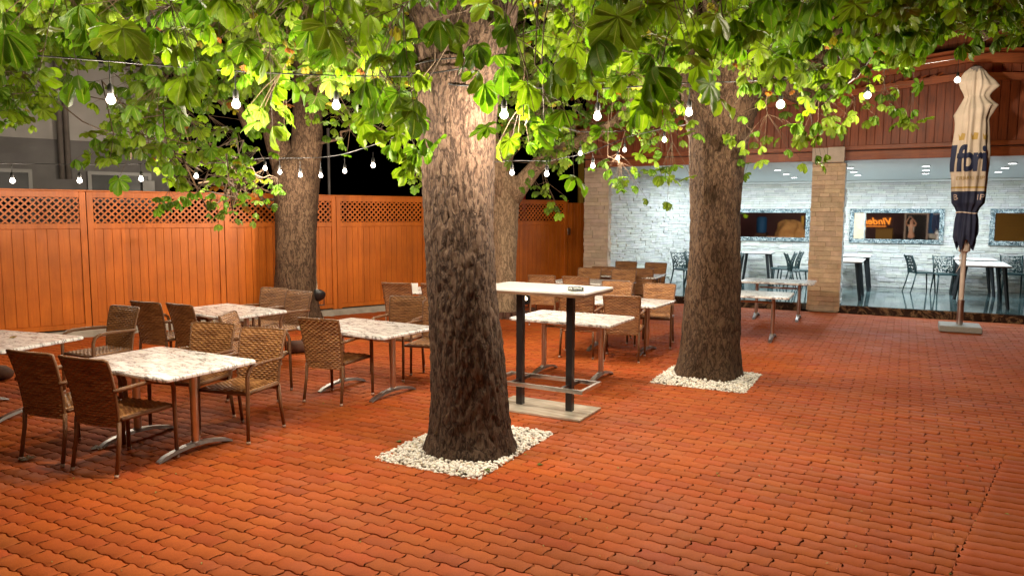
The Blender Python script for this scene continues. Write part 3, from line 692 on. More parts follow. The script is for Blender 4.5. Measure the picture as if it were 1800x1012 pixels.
# ================================================================== TREES
# the lit bulbs (photo x, y, distance, cord, label, share of power)
bulbs = [(195, 176, 5.0, .16, 'lit bulb at upper left, the leftmost on the near cable', 1), (415, 184, 5.3, .16, 'lit bulb on the near cable left of the forked tree', 1), (591, 186, 5.5, .15, 'lit bulb on the near cable between forked tree and foreground trunk', 1),
    (886, 202, 5.25, .14, 'lit bulb hanging just right of the foreground trunk', 1.3), (1050, 205, 5.75, .13, 'lit bulb on the near cable before the pale limbs', 1), (1211, 198, 6.2, .14, 'lit bulb on the near cable in front of the right tree top', 1), (1372, 184, 7.3, .17, 'lit bulb on the near cable just right of the right tree', 1),
    (1525, 168, 8.9, .22, 'lit bulb on the near cable before the gable planks', 1), (1683, 141, 10.6, .24, 'lit bulb beside the top of the closed parasol', 1),
    (22, 318, 9.15, .14, 'lit bulb just above the fence at the left edge', .6), (140, 318, 9.5, .13, 'lit bulb above the fence, second from the left edge', .6), (248, 315, 9.8, .12, 'lit bulb above the fence, third from the left edge', .6), (345, 310, 10.2, .10, 'lit bulb above the fence among pale leaves left of the forked tree', .6),
    (466, 296, 10.9, .06, 'lit bulb at the left side of the forked trunk in leaves', .6), (492, 303, 11.1, .1, 'lit bulb before the forked trunk, second of its four', .6), (528, 308, 11.2, .13, 'lit bulb before the middle of the forked trunk', .6), (564, 309, 11.3, .14, 'lit bulb at the right side of the forked trunk', .6),
    (606, 301, 10.8, .11, 'lit bulb in the dark gap just right of the forked tree', .7), (656, 291, 10., .1, 'lit bulb in the dark gap left of the foreground trunk', .7),
    (900, 304, 9.4, .08, 'lit bulb before the pale trunk, low', 1.1), (961, 306, 9.2, .08, 'lit bulb among big leaves right of the pale trunk', 1.1), (1042, 292, 9.6, .08, 'bright lit bulb above the stone pillar at the fence end', 1.7), (1020, 270, 11, .12, 'small lit bulb before the pale leaning limb', .4),
    (1086, 278, 11.4, .10, 'small lit bulb below the red gable, left one', .4), (1098, 264, 11.6, .10, 'small lit bulb below the red gable, right one', .4), (1168, 246, 9.5, .06, 'lit bulb in yellow leaves left of the right tree', 1.4)]
BP = [(np.array(proj(at(x, y, Y))), Y) for x, y, Y, *_ in bulbs]
def trunk_mesh(name, path, radii, seed, mt, parent, nseg=120, dz=.018, flare=None, amp=.018, kk=9.):
    P = [np.array(p, float) for p in path]; zs = np.array([p[2] for p in P]); n = int((zs[-1]-zs[0])/dz)
    Z = np.linspace(zs[0], zs[-1], n); cx = np.interp(Z, zs, [p[0] for p in P]); cy = np.interp(Z, zs, [p[1] for p in P]); R = np.interp(Z, zs, radii)
    k_ = np.ones(9)/9
    for arr in (cx, cy, R):
        e = np.concatenate([[arr[0]]*4, arr, [arr[-1]]*4]); arr[:] = np.convolve(e, k_, 'valid')
    V = np.zeros((n, nseg, 3)); ph = seed*1.7
    for i in range(n):
        z = Z[i]
        for k in range(nseg):
            th = 2*PI*k/nseg; c, s = math.cos(th), math.sin(th); r0 = R[i]
            if flare: r0 += flare*math.exp(-z/.16)*(.55+.6*noise.noise(Vector((c*1.6+ph, s*1.6, ph)))+.25*math.sin(5*th+ph))
            q = Vector((c*r0*kk+ph, s*r0*kk, z*kk*.26))
            w1 = noise.noise(q*.6)*.5; q2 = q*1.25+Vector((w1, w1, w1*.5))
            e = .62*min(1., abs(noise.noise(q2))*3.6)+.38*min(1., abs(noise.noise(Vector((q2.x*1.9+7, q2.y*1.9+3, q2.z*2.6+1))))*3.4)
            f2 = noise.noise(Vector((q.x*3.1, q.y*3.1, q.z*4.5))); low = noise.noise(Vector((c*1.3+ph, s*1.3, z*.8)))
            V[i, k] = (cx[i]+c*(r0+amp*(e-.5)+amp*.45*f2+.035*low*r0/.3), cy[i]+s*(r0+amp*(e-.5)+amp*.45*f2+.035*low*r0/.3), z)
    V[0, :, 2] -= .04; idx = np.arange(n*nseg).reshape(n, nseg); nx2 = np.roll(idx, -1, 1)
    Fq = np.stack([idx[:-1], nx2[:-1], nx2[1:], idx[1:]], -1).reshape(-1, 4)
    return np_mesh(name, V.reshape(-1, 3), Fq, mt, parent)
def limb_path(a, b, wob=.12, n=7, sag=0.):
    a, b = np.array(a, float), np.array(b, float); out = []
    for i in range(n):
        t = i/(n-1); p = a+(b-a)*t
        if 0 < i < n-1: p = p+rng.normal(0, wob*np.linalg.norm(b-a)*.18, 3)
        p[2] -= sag*4*t*(1-t); out.append(p)
    return out

# --- one chestnut leaf (five to seven drooping leaflets) in several shapes
def leaf_variants(nv=7):
    out = []
    for q in range(nv):
        r_ = np.random.default_rng(100+q); VV, FF, UV = [], [], []; n = 0
        k = 7 if q % 3 else 5; angs = np.linspace(-118, 118, k)+r_.normal(0, 6, k)
        droop = [1.15, .5, .85, 1.35, .25, 1.0, .7][q % 7]
        for ang in angs:
            L = (.155-.05*abs(ang)/118)*r_.uniform(.88, 1.12); Wd = L*.235*r_.uniform(.9, 1.15); st = 7
            a = rad(ang); d2 = droop*r_.uniform(.75, 1.2)
            dirv = np.array([math.sin(a), math.cos(a), 0.])
            side = np.array([dirv[1], -dirv[0], 0.]); P = np.zeros(3); pr_ = 0
            rows_ = []
            for i in range(st):
                t = i/(st-1); ww = Wd*(math.sin(PI*min(1, t**1.55)*.97)**.8 if 0 < t < 1 else 0.)+.0015
                pitch = d2*(.55+.75*t); d3 = dirv*math.cos(pitch)+np.array([0, 0, -1])*math.sin(pitch)
                if i: P = P+d3*(L/(st-1))
                upv = np.cross(side, d3); upv = upv if upv[2] > 0 else -upv
                fold = .34+.1*r_.normal()
                cup = upv*ww*fold
                jag = 1+.05*((i % 2)*2-1)
                rows_.append((P-side*ww*jag+cup, P-side*ww*.5+cup*.42, P.copy(), P+side*ww*.5+cup*.42, P+side*ww*jag+cup)); 
                UV += [(-1, t), (-.5, t), (0, t), (.5, t), (1, t)]
            VV += [v for r0 in rows_ for v in r0]
            for i in range(st-1):
                for j in range(4): FF.append((n+i*5+j, n+i*5+j+1, n+i*5+5+j+1, n+i*5+5+j))
            n += st*5
        # stalk
        out.append((np.array(VV), np.array(FF), np.array(UV, float)))
    return out
LV = leaf_variants()
class Crown:
    def __init__(s): s.V = []; s.F = []; s.U = []; s.T = []; s.n = 0; s.tw = MB()
    def leaf(s, p, scale, tint, az=None, tilt=None):
        q = proj(p)
        for bp, Y in BP:      # twigs are tied back where a bulb hangs
            if q[2] < Y+.1 and math.hypot(q[0]-bp[0], q[1]+12*5/q[2]-bp[1]) < 15+110*scale/q[2]: return False
        V, F_, U = LV[rng.integers(len(LV))]
        az = rng.uniform(0, 2*PI) if az is None else az; tilt = rng.normal(.35, .35) if tilt is None else tilt
        R_ = np.array((Matrix.Rotation(az, 3, 'Z') @ Matrix.Rotation(-tilt, 3, 'X') @ Matrix.Rotation(rng.normal(0, .25), 3, 'Y')))
        k = rng.uniform(.9, 1.1, (len(V), 1))
        if q[2] < 6.5 and abs(q[0]-1296) < 60 and 225 < q[1] < 300: return False      # no lone leaf hanging free before the right trunk
        s.V.append((V*scale)@R_.T+p); s.F.append(F_+s.n); s.U.append(U); s.n += len(V); s.T.append(np.clip(np.array([tint])*k, 0, 1)); return True
    def build(s, parent):
        o = np_mesh('crown', np.vstack(s.V), np.vstack(s.F), MT['leaf'], parent, True, {'tint': np.vstack(s.T)}, np.vstack(s.U))
        if s.tw.v: s.tw.build('twigs', MT['twig'], parent, True)
        return o
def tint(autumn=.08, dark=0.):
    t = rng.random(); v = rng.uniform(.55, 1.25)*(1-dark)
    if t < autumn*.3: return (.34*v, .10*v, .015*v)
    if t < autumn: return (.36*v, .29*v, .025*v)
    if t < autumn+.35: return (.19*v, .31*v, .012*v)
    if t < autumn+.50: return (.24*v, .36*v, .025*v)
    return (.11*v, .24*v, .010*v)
def env(xs, pts):
    return np.interp(xs, [p[0] for p in pts], [p[1] for p in pts])
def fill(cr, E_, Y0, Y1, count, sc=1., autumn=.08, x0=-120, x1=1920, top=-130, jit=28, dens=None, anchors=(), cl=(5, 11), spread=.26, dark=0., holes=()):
    """twig ends scattered through the crown's volume above its ragged lower edge; leaves cluster round each"""
    made = 0; tries = 0
    while made < count and tries < count*30:
        tries += 1
        Y = rng.uniform(Y0, Y1); x = rng.uniform(x0, x1); lim = env(x, E_)+rng.normal(0, jit)
        if lim < top+20: continue
        y = top+(lim-top)*rng.random()**.8
        if dens and rng.random() > env(x, dens): continue
        if any((x-hx)**2/hrx**2+(y-hy)**2/hry**2 < 1 for hx, hy, hrx, hry in holes): continue
        tip = at(x, y, Y)
        if tip[2] < 1.75: continue
        if fence_side(tip[0], tip[1]) < -.5 or wB(tip)[1] > N0-.35: continue
        made += 1
        k = rng.integers(*cl); ax_ = rng.normal(0, 1, 3); ax_[2] = abs(ax_[2])*.5+.25; ax_ /= np.linalg.norm(ax_)
        hub = tip+np.array([rng.normal(0, .12), rng.normal(0, .12), spread*.9])
        hq = proj(hub)
        if anchors and not any(abs(hq[0]-bp[0]) < 60 and abs(hq[1]-bp[1]) < 60 for bp, _ in BP):
            an = min(anchors, key=lambda q: np.linalg.norm(np.array(q)-hub)); an = np.array(an); d = np.linalg.norm(an-hub)
            if d < 1.2: cr.tw.tube(limb_path(an, hub, .5, 5, -.05*d), np.linspace(.007, .0035, 5), 5, False)
        for j in range(k):
            p = tip+rng.normal(0, spread*.62, 3)*np.array([1, 1, .7]); s_ = sc*rng.uniform(.7, 1.2)
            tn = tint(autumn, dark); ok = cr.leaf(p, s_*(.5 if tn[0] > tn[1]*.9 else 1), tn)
            if ok: cr.tw.tube([p+np.array([0, 0, .0]), (p+hub)/2+np.array([0, 0, .03]), hub], [.0014, .002, .0026], 4, False)
def limbs(mt, parent, specs, name='limb'):
    mb = MB(); anchors = []
    for a, b, r0, r1 in specs:
        n = 12; P = limb_path(a, b, .35, n, -.1); mb.tube(P, np.linspace(r0, r1, n), 12); anchors += P[2:]
    mb.build(name, mt, parent, True); return anchors

# 1 foreground tree
tx, ty, _ = TREES['near']
T1 = thing('chestnut_tree', 'thick dark trunked chestnut tree in the centre foreground with bright leaves', 'tree', (0, 0, 0), 0, 'horse chestnut trees shading the yard')
def zat(y, Y): return H+(378-y)/F*Y
Yt = ty
pth = []; rr = []
for (xl, xr, y) in [(748, 903, 789), (756, 897, 760), (757, 893, 700), (753, 888, 620), (750, 873, 520), (746, 866, 400), (742, 868, 300), (737, 872, 180), (733, 882, 90), (725, 905, 30)]:
    c = at((xl+xr)/2, y, Yt); pth.append((c[0], Yt, max(0, c[2]))); rr.append((xr-xl)/2/F*Yt*.985)
pth[0] = (pth[0][0], Yt, 0.); pth.append((pth[-1][0], Yt, 4.1)); rr.append(.40)
trunk_mesh('trunk', pth, rr, 1, MT['bark_near'], T1, 190, .014, .055, .016, 13)
tp = np.array(pth[-1]); sp_ = []
for dx, dy, dz_, r0, r1 in [(-2.6, -1.6, .9, .17, .03), (-1.2, -2.6, .7, .13, .025), (1.4, -2.2, .8, .14, .03), (2.9, -.6, 1., .17, .03), (1.2, 2.0, 1.4, .15, .03), (-2.0, 1.4, 1.3, .15, .03), (.2, .4, 2.4, .24, .08), (-3.4, .2, .6, .12, .02), (2.4, -2.4, .5, .10, .02)]:
    sp_.append((tp+np.array([dx, dy, 0])*.04+np.array([0, 0, -.25]), tp+np.array([dx, dy, dz_]), r0, r1))
anch1 = limbs(MT['bark_near'], T1, sp_)
cr = Crown()
E_near = [(-120, 60), (0, 70), (100, 60), (200, 95), (300, 120), (400, 105), (460, 150), (520, 110), (640, 150), (700, 190), (735, 150), (745, 40), (800, 5), (870, 55), (900, 110), (1000, 130), (1100, 150), (1200, 140), (1300, 110), (1400, 70), (1500, 40), (1800, 20), (1920, 20)]
fill(cr, [(x, y-30-(25 if x > 860 else 0)) for x, y in E_near], 3.1, 5.2, 88, .84, .05, anchors=anch1, top=-110, jit=18, cl=(4, 8), spread=.20, holes=[(805, 110, 85, 130)])
fill(cr, [(x, y-10-(25 if x > 860 else 0)) for x, y in E_near], 5.0, 7.4, 155, .82, .25, anchors=anch1, top=-90, jit=22, cl=(5, 10), spread=.24, holes=[(805, 110, 80, 150), (120, 95, 40, 45)])
# hanging sprays low beside the trunk
for (x, y, Y, k, s_, sp2) in [(700, 200, 4.9, 9, .9, .13), (715, 255, 4.9, 8, .85, .12), (712, 290, 5.0, 4, .8, .08), (650, 160, 4.6, 9, .95, .15), (460, 150, 4.8, 9, 1., .15), (880, 110, 4.4, 5, 1.05, .12), (930, 150, 4.3, 6, 1.1, .13), (820, 70, 3.9, 2, .9, .06), (855, 30, 4.0, 3, .9, .08),
        (930, 235, 4.6, 7, .9, .13), (975, 240, 4.8, 6, .8, .12), (940, 290, 4.3, 3, 1.15, .07), (990, 305, 4.2, 2, 1.05, .05), (915, 255, 5.2, 6, .7, .12), (1065, 130, 3.6, 4, 1.2, .12), (1210, 130, 3.3, 4, 1.35, .12), (1130, 180, 4.4, 7, .95, .14), (1040, 120, 4.8, 9, .9, .2), (1265, 130, 4.2, 7, .95, .15), (1150, 200, 4.1, 4, .95, .1), (590, 100, 4.3, 8, 1., .2), (320, 90, 3.9, 7, 1.05, .17), (80, 70, 3.4, 6, 1.1, .15), (500, 190, 5.6, 6, .9, .13)]:
    tip = at(x, y, Y); hub = tip+np.array([rng.normal(0, .05), .05, .28])
    an = np.array(min(anch1, key=lambda q: np.linalg.norm(np.array(q)-hub)))
    cr.tw.tube(limb_path(an, hub, .4, 7, -.06), np.linspace(.007, .0035, 7), 5, False)
    for j in range(k):
        p = tip+rng.normal(0, sp2, 3)*np.array([1, 1, .9]); cr.leaf(p, s_*rng.uniform(.85, 1.15), tint(.0), tilt=rng.normal(.7, .3)) and cr.tw.tube([p, (p+hub)/2+np.array([0, 0, .02]), hub], [.0014, .002, .0026], 4, False)
cr.build(T1)

# 2 tree before the hall
T2 = thing('chestnut_tree', 'chestnut tree standing right of centre before the dining hall', 'tree', (0, 0, 0), 0, 'horse chestnut trees shading the yard')
Yt = TREES['right'][1]; pth = []; rr = []
for (xl, xr, y) in [(1192, 1303, 657), (1200, 1302, 610), (1205, 1301, 540), (1211, 1300, 450), (1213, 1301, 370), (1214, 1306, 300), (1216, 1312, 250), (1210, 1330, 190), (1200, 1345, 130)]:
    c = at((xl+xr)/2, y, Yt); pth.append((c[0], Yt, max(0, c[2]))); rr.append((xr-xl)/2/F*Yt*.98)
pth[0] = (pth[0][0], Yt, 0.); pth.append((pth[-1][0]+.05, Yt, 4.0)); rr.append(.42)
trunk_mesh('trunk', pth, rr, 2, MT['bark_mid'], T2, 130, .02, .12, .016, 11)
tp = np.array(pth[-1]); sp_ = []
for dx, dy, dz_, r0, r1 in [(2.2, -.9, .55, .20, .04), (-1.8, -1.6, .8, .15, .03), (.6, -3.2, .5, .14, .03), (3.4, 1.6, .9, .15, .03), (-1.6, 2., 1.1, .15, .03), (.2, .3, 2.2, .25, .08), (3.6, -2.2, .3, .12, .02), (5.2, -.6, .4, .13, .02)]:
    sp_.append((tp+np.array([dx, dy, 0])*.05+np.array([0, 0, -.45]), tp+np.array([dx, dy, dz_]), r0, r1))
anch2 = limbs(MT['bark_mid'], T2, sp_)
cr = Crown()
E_mid = [(950, 60), (1000, 120), (1100, 170), (1120, 190), (1170, 250), (1200, 230), (1230, 130), (1290, 150), (1330, 225), (1380, 215), (1450, 215), (1475, 130), (1500, 170), (1560, 190), (1610, 110), (1650, 60), (1800, 45), (1920, 45)]
fill(cr, [(x, y-35) for x, y in E_mid], 6.4, 9.2, 215, .82, .13, x0=960, anchors=anch2, top=-60, jit=16, cl=(5, 10), spread=.25, holes=[(1260, 300, 50, 120)])
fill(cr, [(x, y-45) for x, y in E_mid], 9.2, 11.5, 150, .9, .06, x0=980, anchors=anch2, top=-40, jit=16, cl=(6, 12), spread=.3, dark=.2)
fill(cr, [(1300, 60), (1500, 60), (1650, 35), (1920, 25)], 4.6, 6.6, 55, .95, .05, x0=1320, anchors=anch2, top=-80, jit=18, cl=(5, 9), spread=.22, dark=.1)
for (x, y, Y, k, s_, sp2) in [(1170, 270, 7.6, 9, .8, .16), (1185, 300, 7.8, 7, .75, .12), (1150, 245, 7.5, 7, .8, .15), (1350, 250, 8.0, 9, .75, .2), (1440, 220, 7.6, 7, 1., .15), (1420, 235, 8.4, 8, .8, .17), (1500, 215, 9.6, 8, .95, .22), (1560, 195, 9.8, 9, .9, .22), (1600, 205, 10., 6, .9, .15), (1300, 245, 7.9, 6, .6, .15), (1500, 110, 8, 9, .9, .25), (1100, 320, 11.6, 9, .9, .22), (1085, 305, 11.4, 7, .85, .18), (1320, 270, 8.4, 6, .6, .14), (1220, 215, 8.2, 5, .8, .12)]:
    tip = at(x, y, Y); hub = tip+np.array([rng.normal(0, .05), .05, .3])
    an = np.array(min(anch2, key=lambda q: np.linalg.norm(np.array(q)-hub)))
    cr.tw.tube(limb_path(an, hub, .4, 7, -.06), np.linspace(.009, .004, 7), 5, False)
    for j in range(k):
        p = tip+rng.normal(0, sp2, 3)*np.array([1, 1, .8]); cr.leaf(p, s_*rng.uniform(.85, 1.15), tint(.0)) and cr.tw.tube([p, (p+hub)/2+np.array([0, 0, .02]), hub], [.0014, .002, .0026], 4, False)
cr.build(T2)

# 3 forked tree by the fence
T3 = thing('chestnut_tree', 'forked chestnut tree by the orange fence at left centre', 'tree', (0, 0, 0), 0, 'horse chestnut trees shading the yard')
Yt = TREES['back'][1]; pth = []; rr = []
for (xl, xr, y) in [(474, 562, 575), (481, 557, 540), (484, 555, 470), (485, 555, 400), (484, 558, 340), (479, 561, 300), (486, 556, 284), (500, 544, 272), (514, 530, 266)]:
    c = at((xl+xr)/2, y, Yt); pth.append((c[0], Yt, max(0, c[2]))); rr.append((xr-xl)/2/F*Yt)
pth[0] = (pth[0][0], Yt, 0.)
trunk_mesh('trunk', pth, rr, 3, MT['bark_mid'], T3, 90, .03, .1, .016, 11)
j0 = np.array(pth[-1]); 
def px3(x, y, Y=Yt): return at(x, y, Y)
mb = MB(); anch3 = []
for sd, seq in ((31, [(512, 345, .19), (506, 300, .23), (494, 262, .215), (480, 215, .20), (466, 150, .175), (454, 80, .155), (444, 0, .13), (436, -60, .11)]), (32, [(529, 345, .19), (534, 300, .24), (538, 262, .245), (540, 215, .235), (540, 150, .22), (538, 80, .20), (534, 0, .17), (530, -60, .14)])):
    P = [px3(x, y) for x, y, _ in seq]; trunk_mesh('stem', [(p[0], Yt, p[2]) for p in P], [q[2] for q in seq], sd, MT['bark_mid'], T3, 60, .035, None, .014, 11); anch3 += P
for a, b, r0, r1 in [((490, 355), (340, 270), .03, .008), ((495, 350), (300, 300), .028, .008), ((470, 220), (250, 120), .09, .02), ((540, 180), (660, 60), .09, .02), ((500, 340), (420, 330), .02, .006), ((555, 260), (640, 200), .03, .008)]:
    P = limb_path(px3(*a), px3(*b, Yt-1.4), .3, 9); mb.tube(P, np.linspace(r0, r1, 9), 8); anch3 += P[2:]
mb.build('limb', MT['bark_mid'], T3, True)
cr = Crown()
E_left = [(-120, 200), (0, 185), (60, 180), (95, 90), (160, 70), (185, 110), (200, 215), (260, 250), (330, 290), (390, 300), (430, 260), (455, 120), (560, 90), (575, 200), (640, 220), (745, 260), (760, 60), (860, 40)]
fill(cr, E_left, 8.2, 11.6, 230, .95, .10, x0=-100, x1=860, anchors=anch3, top=-40, jit=18, cl=(5, 11), spread=.27, holes=[(125, 95, 32, 40), (500, 240, 62, 110), (150, 170, 60, 80)])
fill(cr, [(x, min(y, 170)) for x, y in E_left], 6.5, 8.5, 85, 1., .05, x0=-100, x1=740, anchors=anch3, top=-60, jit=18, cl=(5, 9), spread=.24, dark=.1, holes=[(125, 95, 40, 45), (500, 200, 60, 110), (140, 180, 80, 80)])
for (x, y, Y, k, s_, sp2) in [(195, 262, 7.2, 7, 1.05, .15), (225, 275, 7.3, 7, 1.05, .14), (215, 235, 7.4, 6, 1., .16), (255, 250, 7.8, 7, 1., .18), (285, 270, 8, 8, 1., .2), (325, 235, 8.4, 9, .95, .22), (365, 320, 9.3, 9, .9, .22), (350, 345, 9.6, 8, .85, .18), (445, 280, 9.8, 9, .8, .22), (475, 330, 10.9, 8, .75, .2), (405, 250, 9.4, 9, .9, .25), (310, 300, 8.6, 7, .9, .16), (305, 330, 8.8, 6, .9, .14), (300, 355, 9, 4, .9, .1), (420, 310, 10.2, 9, .75, .22), (450, 300, 10.4, 8, .7, .18), (440, 340, 10.6, 9, .75, .2), (390, 365, 10.5, 8, .8, .2), (420, 360, 11, 7, .8, .18), (340, 250, 9.4, 9, .9, .3), (260, 220, 9, 9, .9, .3), (470, 310, 11.2, 7, .6, .16), (395, 285, 10, 9, .8, .25), (10, 190, 7.4, 8, 1., .2), (45, 150, 7.4, 9, 1., .25), (590, 215, 11, 9, .8, .3), (620, 240, 11, 7, .8, .25), (730, 320, 10.5, 6, .8, .15), (715, 300, 10.4, 6, .8, .15), (560, 190, 11.4, 5, .7, .2)]:
    tip = at(x, y, Y); hub = tip+np.array([rng.normal(0, .05), .1, .15])
    an = np.array(min(anch3, key=lambda q: np.linalg.norm(np.array(q)-hub)))
    cr.tw.tube(limb_path(an, hub, .4, 7, -.04), np.linspace(.014, .005, 7), 5, False)
    for j in range(k):
        p = tip+rng.normal(0, sp2, 3)*np.array([1, 1, .7]); cr.leaf(p, s_*rng.uniform(.85, 1.15), tint(.04), tilt=rng.normal(.3, .5)) and cr.tw.tube([p, (p+hub)/2, hub], [.0014, .002, .0026], 4, False)
cr.build(T3)

# 4 pale leaning tree behind the high table
T4 = thing('chestnut_tree', 'pale trunked chestnut tree with leaning limbs behind the foreground trunk', 'tree', (0, 0, 0), 0, 'horse chestnut trees shading the yard')
Yt = TREES['middle'][1]; pth = []; rr = []
for (xl, xr, y) in [(856, 914, 548), (862, 909, 520), (865, 908, 450), (866, 910, 380), (866, 914, 340), (862, 920, 310)]:
    c = at((xl+xr)/2, y, Yt); pth.append((c[0], Yt, max(0, c[2]))); rr.append((xr-xl)/2/F*Yt)
pth[0] = (pth[0][0], Yt, 0.)
trunk_mesh('trunk', pth, rr, 4, MT['bark_pale'], T4, 70, .035, .06, .010, 12)
mb = MB(); anch4 = []
for seq, r_ in (([(898, 345), (918, 322), (945, 290), (990, 262), (1040, 240), (1080, 215), (1130, 150)], [.22, .17, .14, .12, .10, .08, .04]), ([(882, 340), (885, 280), (900, 220), (940, 180), (985, 150), (1050, 110)], [.24, .17, .14, .12, .10, .06]), ([(878, 340), (868, 270), (850, 180), (840, 80)], [.22, .16, .13, .1])):
    P = [at(x, y, Yt-.2*i) for i, (x, y) in enumerate(seq)]; mb.tube(P, r_, 16); anch4 += P
mb.build('limb', MT['bark_pale'], T4, True)
cr = Crown()
E4 = [(820, 200), (900, 200), (960, 300), (1000, 270), (1060, 210), (1120, 230), (1200, 200)]
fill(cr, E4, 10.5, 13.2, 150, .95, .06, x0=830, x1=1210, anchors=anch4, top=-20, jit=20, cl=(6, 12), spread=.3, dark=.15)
for (x, y, Y, k, s_, sp2) in [(960, 340, 13, 7, .9, .2), (935, 330, 13, 5, .8, .15), (950, 310, 12.6, 9, .9, .25), (1000, 250, 12, 10, .8, .3), (900, 250, 12.4, 8, .8, .25)]:
    tip = at(x, y, Y); hub = tip+np.array([0, 0, .2])
    for j in range(k): p = tip+rng.normal(0, sp2, 3); cr.leaf(p, s_, tint(.04)) and cr.tw.tube([p, (p+hub)/2, hub], [.002, .003, .004], 4, False)
    an = np.array(min(anch4, key=lambda q: np.linalg.norm(np.array(q)-hub))); cr.tw.tube(limb_path(an, hub, .4, 6), np.linspace(.013, .005, 6), 5, False)
cr.build(T4)

# ================================================================== STRING LIGHTS
def cable(pts, label, sagk=.0):
    P = []
    for i in range(len(pts)-1):
        a, b = np.array(pts[i]), np.array(pts[i+1]); n = 8
        for k in range(n): t = k/n; q = a+(b-a)*t; q[2] -= sagk*np.linalg.norm(b-a)*4*t*(1-t); P.append(q)
    P.append(np.array(pts[-1])); mb = MB(); mb.tube(P, .0055, 6)
    return tag(mb.build('string_cable', MT['blackwire'], None, True), label, 'cable', 'cables of the string lights')
def catmull(pts): return pts
nb = at(735, 135, 5.62)
tree_r = .335; tcx, tcy = TREES['near'][0]-.13, TREES['near'][1]
s1L = [at(-160, 78, 4.4), at(0, 92, 4.8), at(195, 108, 5.0), at(415, 125, 5.3), at(590, 133, 5.5), at(738, 135, 5.72)]
cable(s1L, 'black light cable across the upper left to the foreground trunk', .004)
s1R = [at(738, 135, 5.72), at(800, 150, 5.52), at(868, 153, 5.6), at(1050, 156, 5.75), at(1210, 146, 6.2), at(1372, 139, 7.3), at(1525, 124, 8.9), at(1683, 103, 10.6), at(1830, 72, 12.2), at(1990, 40, 13)]
cable(s1R, 'black light cable from the foreground trunk to the upper right', .004)
wr = MB(); 
for dz_, ph in ((.0, 0), (.09, .3)): wr.tube([(tcx+tree_r*1.04*math.cos(a), tcy+tree_r*1.04*math.sin(a), 3.02+dz_*math.sin(a+ph)+.03*math.cos(a)) for a in np.linspace(0, 2*PI, 40)], .006, 6)
tag(wr.build('cable_wrap', MT['blackwire'], None, True), 'black cable wound round the foreground trunk below the leaves', 'cable')
cable([at(-160, 285, 8.6), at(0, 287, 9.1), at(140, 289, 9.5), at(250, 288, 9.8), at(345, 284, 10.2), at(470, 278, 10.9), at(560, 277, 11.4)], 'black light cable along the fence at left to the forked tree', .003)
cable([at(560, 277, 11.4), at(600, 272, 10.8), at(656, 255, 10), at(700, 238, 9), at(748, 215, 7)], 'black light cable from the forked tree up to the foreground trunk', .002)
cable([at(860, 285, 9.4), at(905, 282, 9.4), at(965, 283, 9.2), at(1035, 268, 9.6), at(1105, 240, 10.6), at(1170, 225, 9.5), at(1230, 215, 8.9)], 'black light cable from the pale tree to the tree before the hall', .002)
cable([at(880, 205, 9.4), at(985, 222, 10.5), at(1020, 232, 11), at(1100, 230, 11.6), at(1180, 225, 12.4)], 'thin black light cable behind the leaves toward the hall eaves', .002)
def make_bulb(loc, drop, label, wat, r=.036):
    t = thing('string_bulb', label, 'light bulb', loc, 0, 'lit bulbs on the string lights')
    m_ = MB(); m_.tube([(0, 0, .075), (0, 0, .075+drop)], .004, 6); m_.build('cord', MT['blackwire'], t)
    m_ = MB(); m_.lathe([(.010, .105), (.019, .09), (.021, .055), (.018, .036)], n=12); m_.build('socket', MT['blackwire'], t, 40)
    m_ = MB(); k = r/.036; m_.lathe([(.004*k, -.036*k)]+[(r*math.cos(a), r*math.sin(a)) for a in np.linspace(-1.35, .85, 9)]+[(.019, .032*k), (.017, .040)], n=16); m_.build('globe', MT['bulb'], t, True)
    lamp('bulb_light', 'POINT', (0, 0, 0), wat, WARM, t, .03); return t
for x, y, Y, drop, lb, k in bulbs: make_bulb(at(x, y, Y), drop, lb, BULB_W*k if Y < 7 or x > 1300 else BACK_W*k, .030 if Y < 7 else (.040 if x > 1300 else .030))
# added string overhead, outside the frame: extra light for near leaves and paving
fr = [(-3.4, 2.9, 3.1), (-1.9, 3.0, 3.05), (-.4, 3.0, 3.1), (1.3, 2.9, 3.1)]
cable([(-6, 1.6, 3.3)]+[(x, y, z+.2) for x, y, z in fr]+[(6, 1.7, 3.4)], 'added black light cable strung overhead outside the top of the picture', .004)
for i, p in enumerate(fr): make_bulb(p, .12, ['leftmost', 'second from left', 'third from left', 'rightmost'][i]+' added lit bulb on the cable overhead, outside the picture', BULB_W*.2, .034)

# ground floodlights at the tree feet
def flood(loc, rz, label, wat, aim, pitch=.9):
    t = thing('ground_floodlight', label, 'floodlight', loc, rz, 'round floodlights at the tree feet')
    m_ = MB(); m_.tube([(-.11, 0, 0), (-.11, 0, .16)], .008); m_.tube([(.11, 0, 0), (.11, 0, .16)], .008); m_.tube([(-.11, 0, .005), (.11, 0, .005)], .010); m_.build('bracket', MT['black'], t)
    R_ = Matrix.Rotation(pitch, 4, 'X')
    m_ = MB(); m_.lathe([(.03, -.09), (.10, -.05), (.135, .0), (.14, .03), (.125, .03)], n=24); m_.v = [tuple((R_ @ Vector(v))+Vector((0, 0, .17))) for v in m_.v]; m_.build('housing', MT['black'], t, 40)
    m_ = MB(); m_.lathe([(.06, .024), (.06, .034)], n=24); m_.v = [tuple((R_ @ Vector(v))+Vector((0, 0, .17))) for v in m_.v]; m_.build('lens', MT['floodlit'], t)
    l = lamp('flood_light', 'SPOT', tuple((R_ @ Vector((0, 0, .07)))+Vector((0, 0, .17))), wat, (1, .82, .58), t, .08, (PI+pitch, 0, 0), 115)
p = gz(559, 570); flood((p[0], p[1], .33), rad(10), 'black round floodlight on the ground right of the forked tree', 26, None, -.75)
p = gz(921, 552); flood((p[0], p[1], .12), rad(40), 'black round floodlight glowing beside the pale trunk', 22, None, .75)

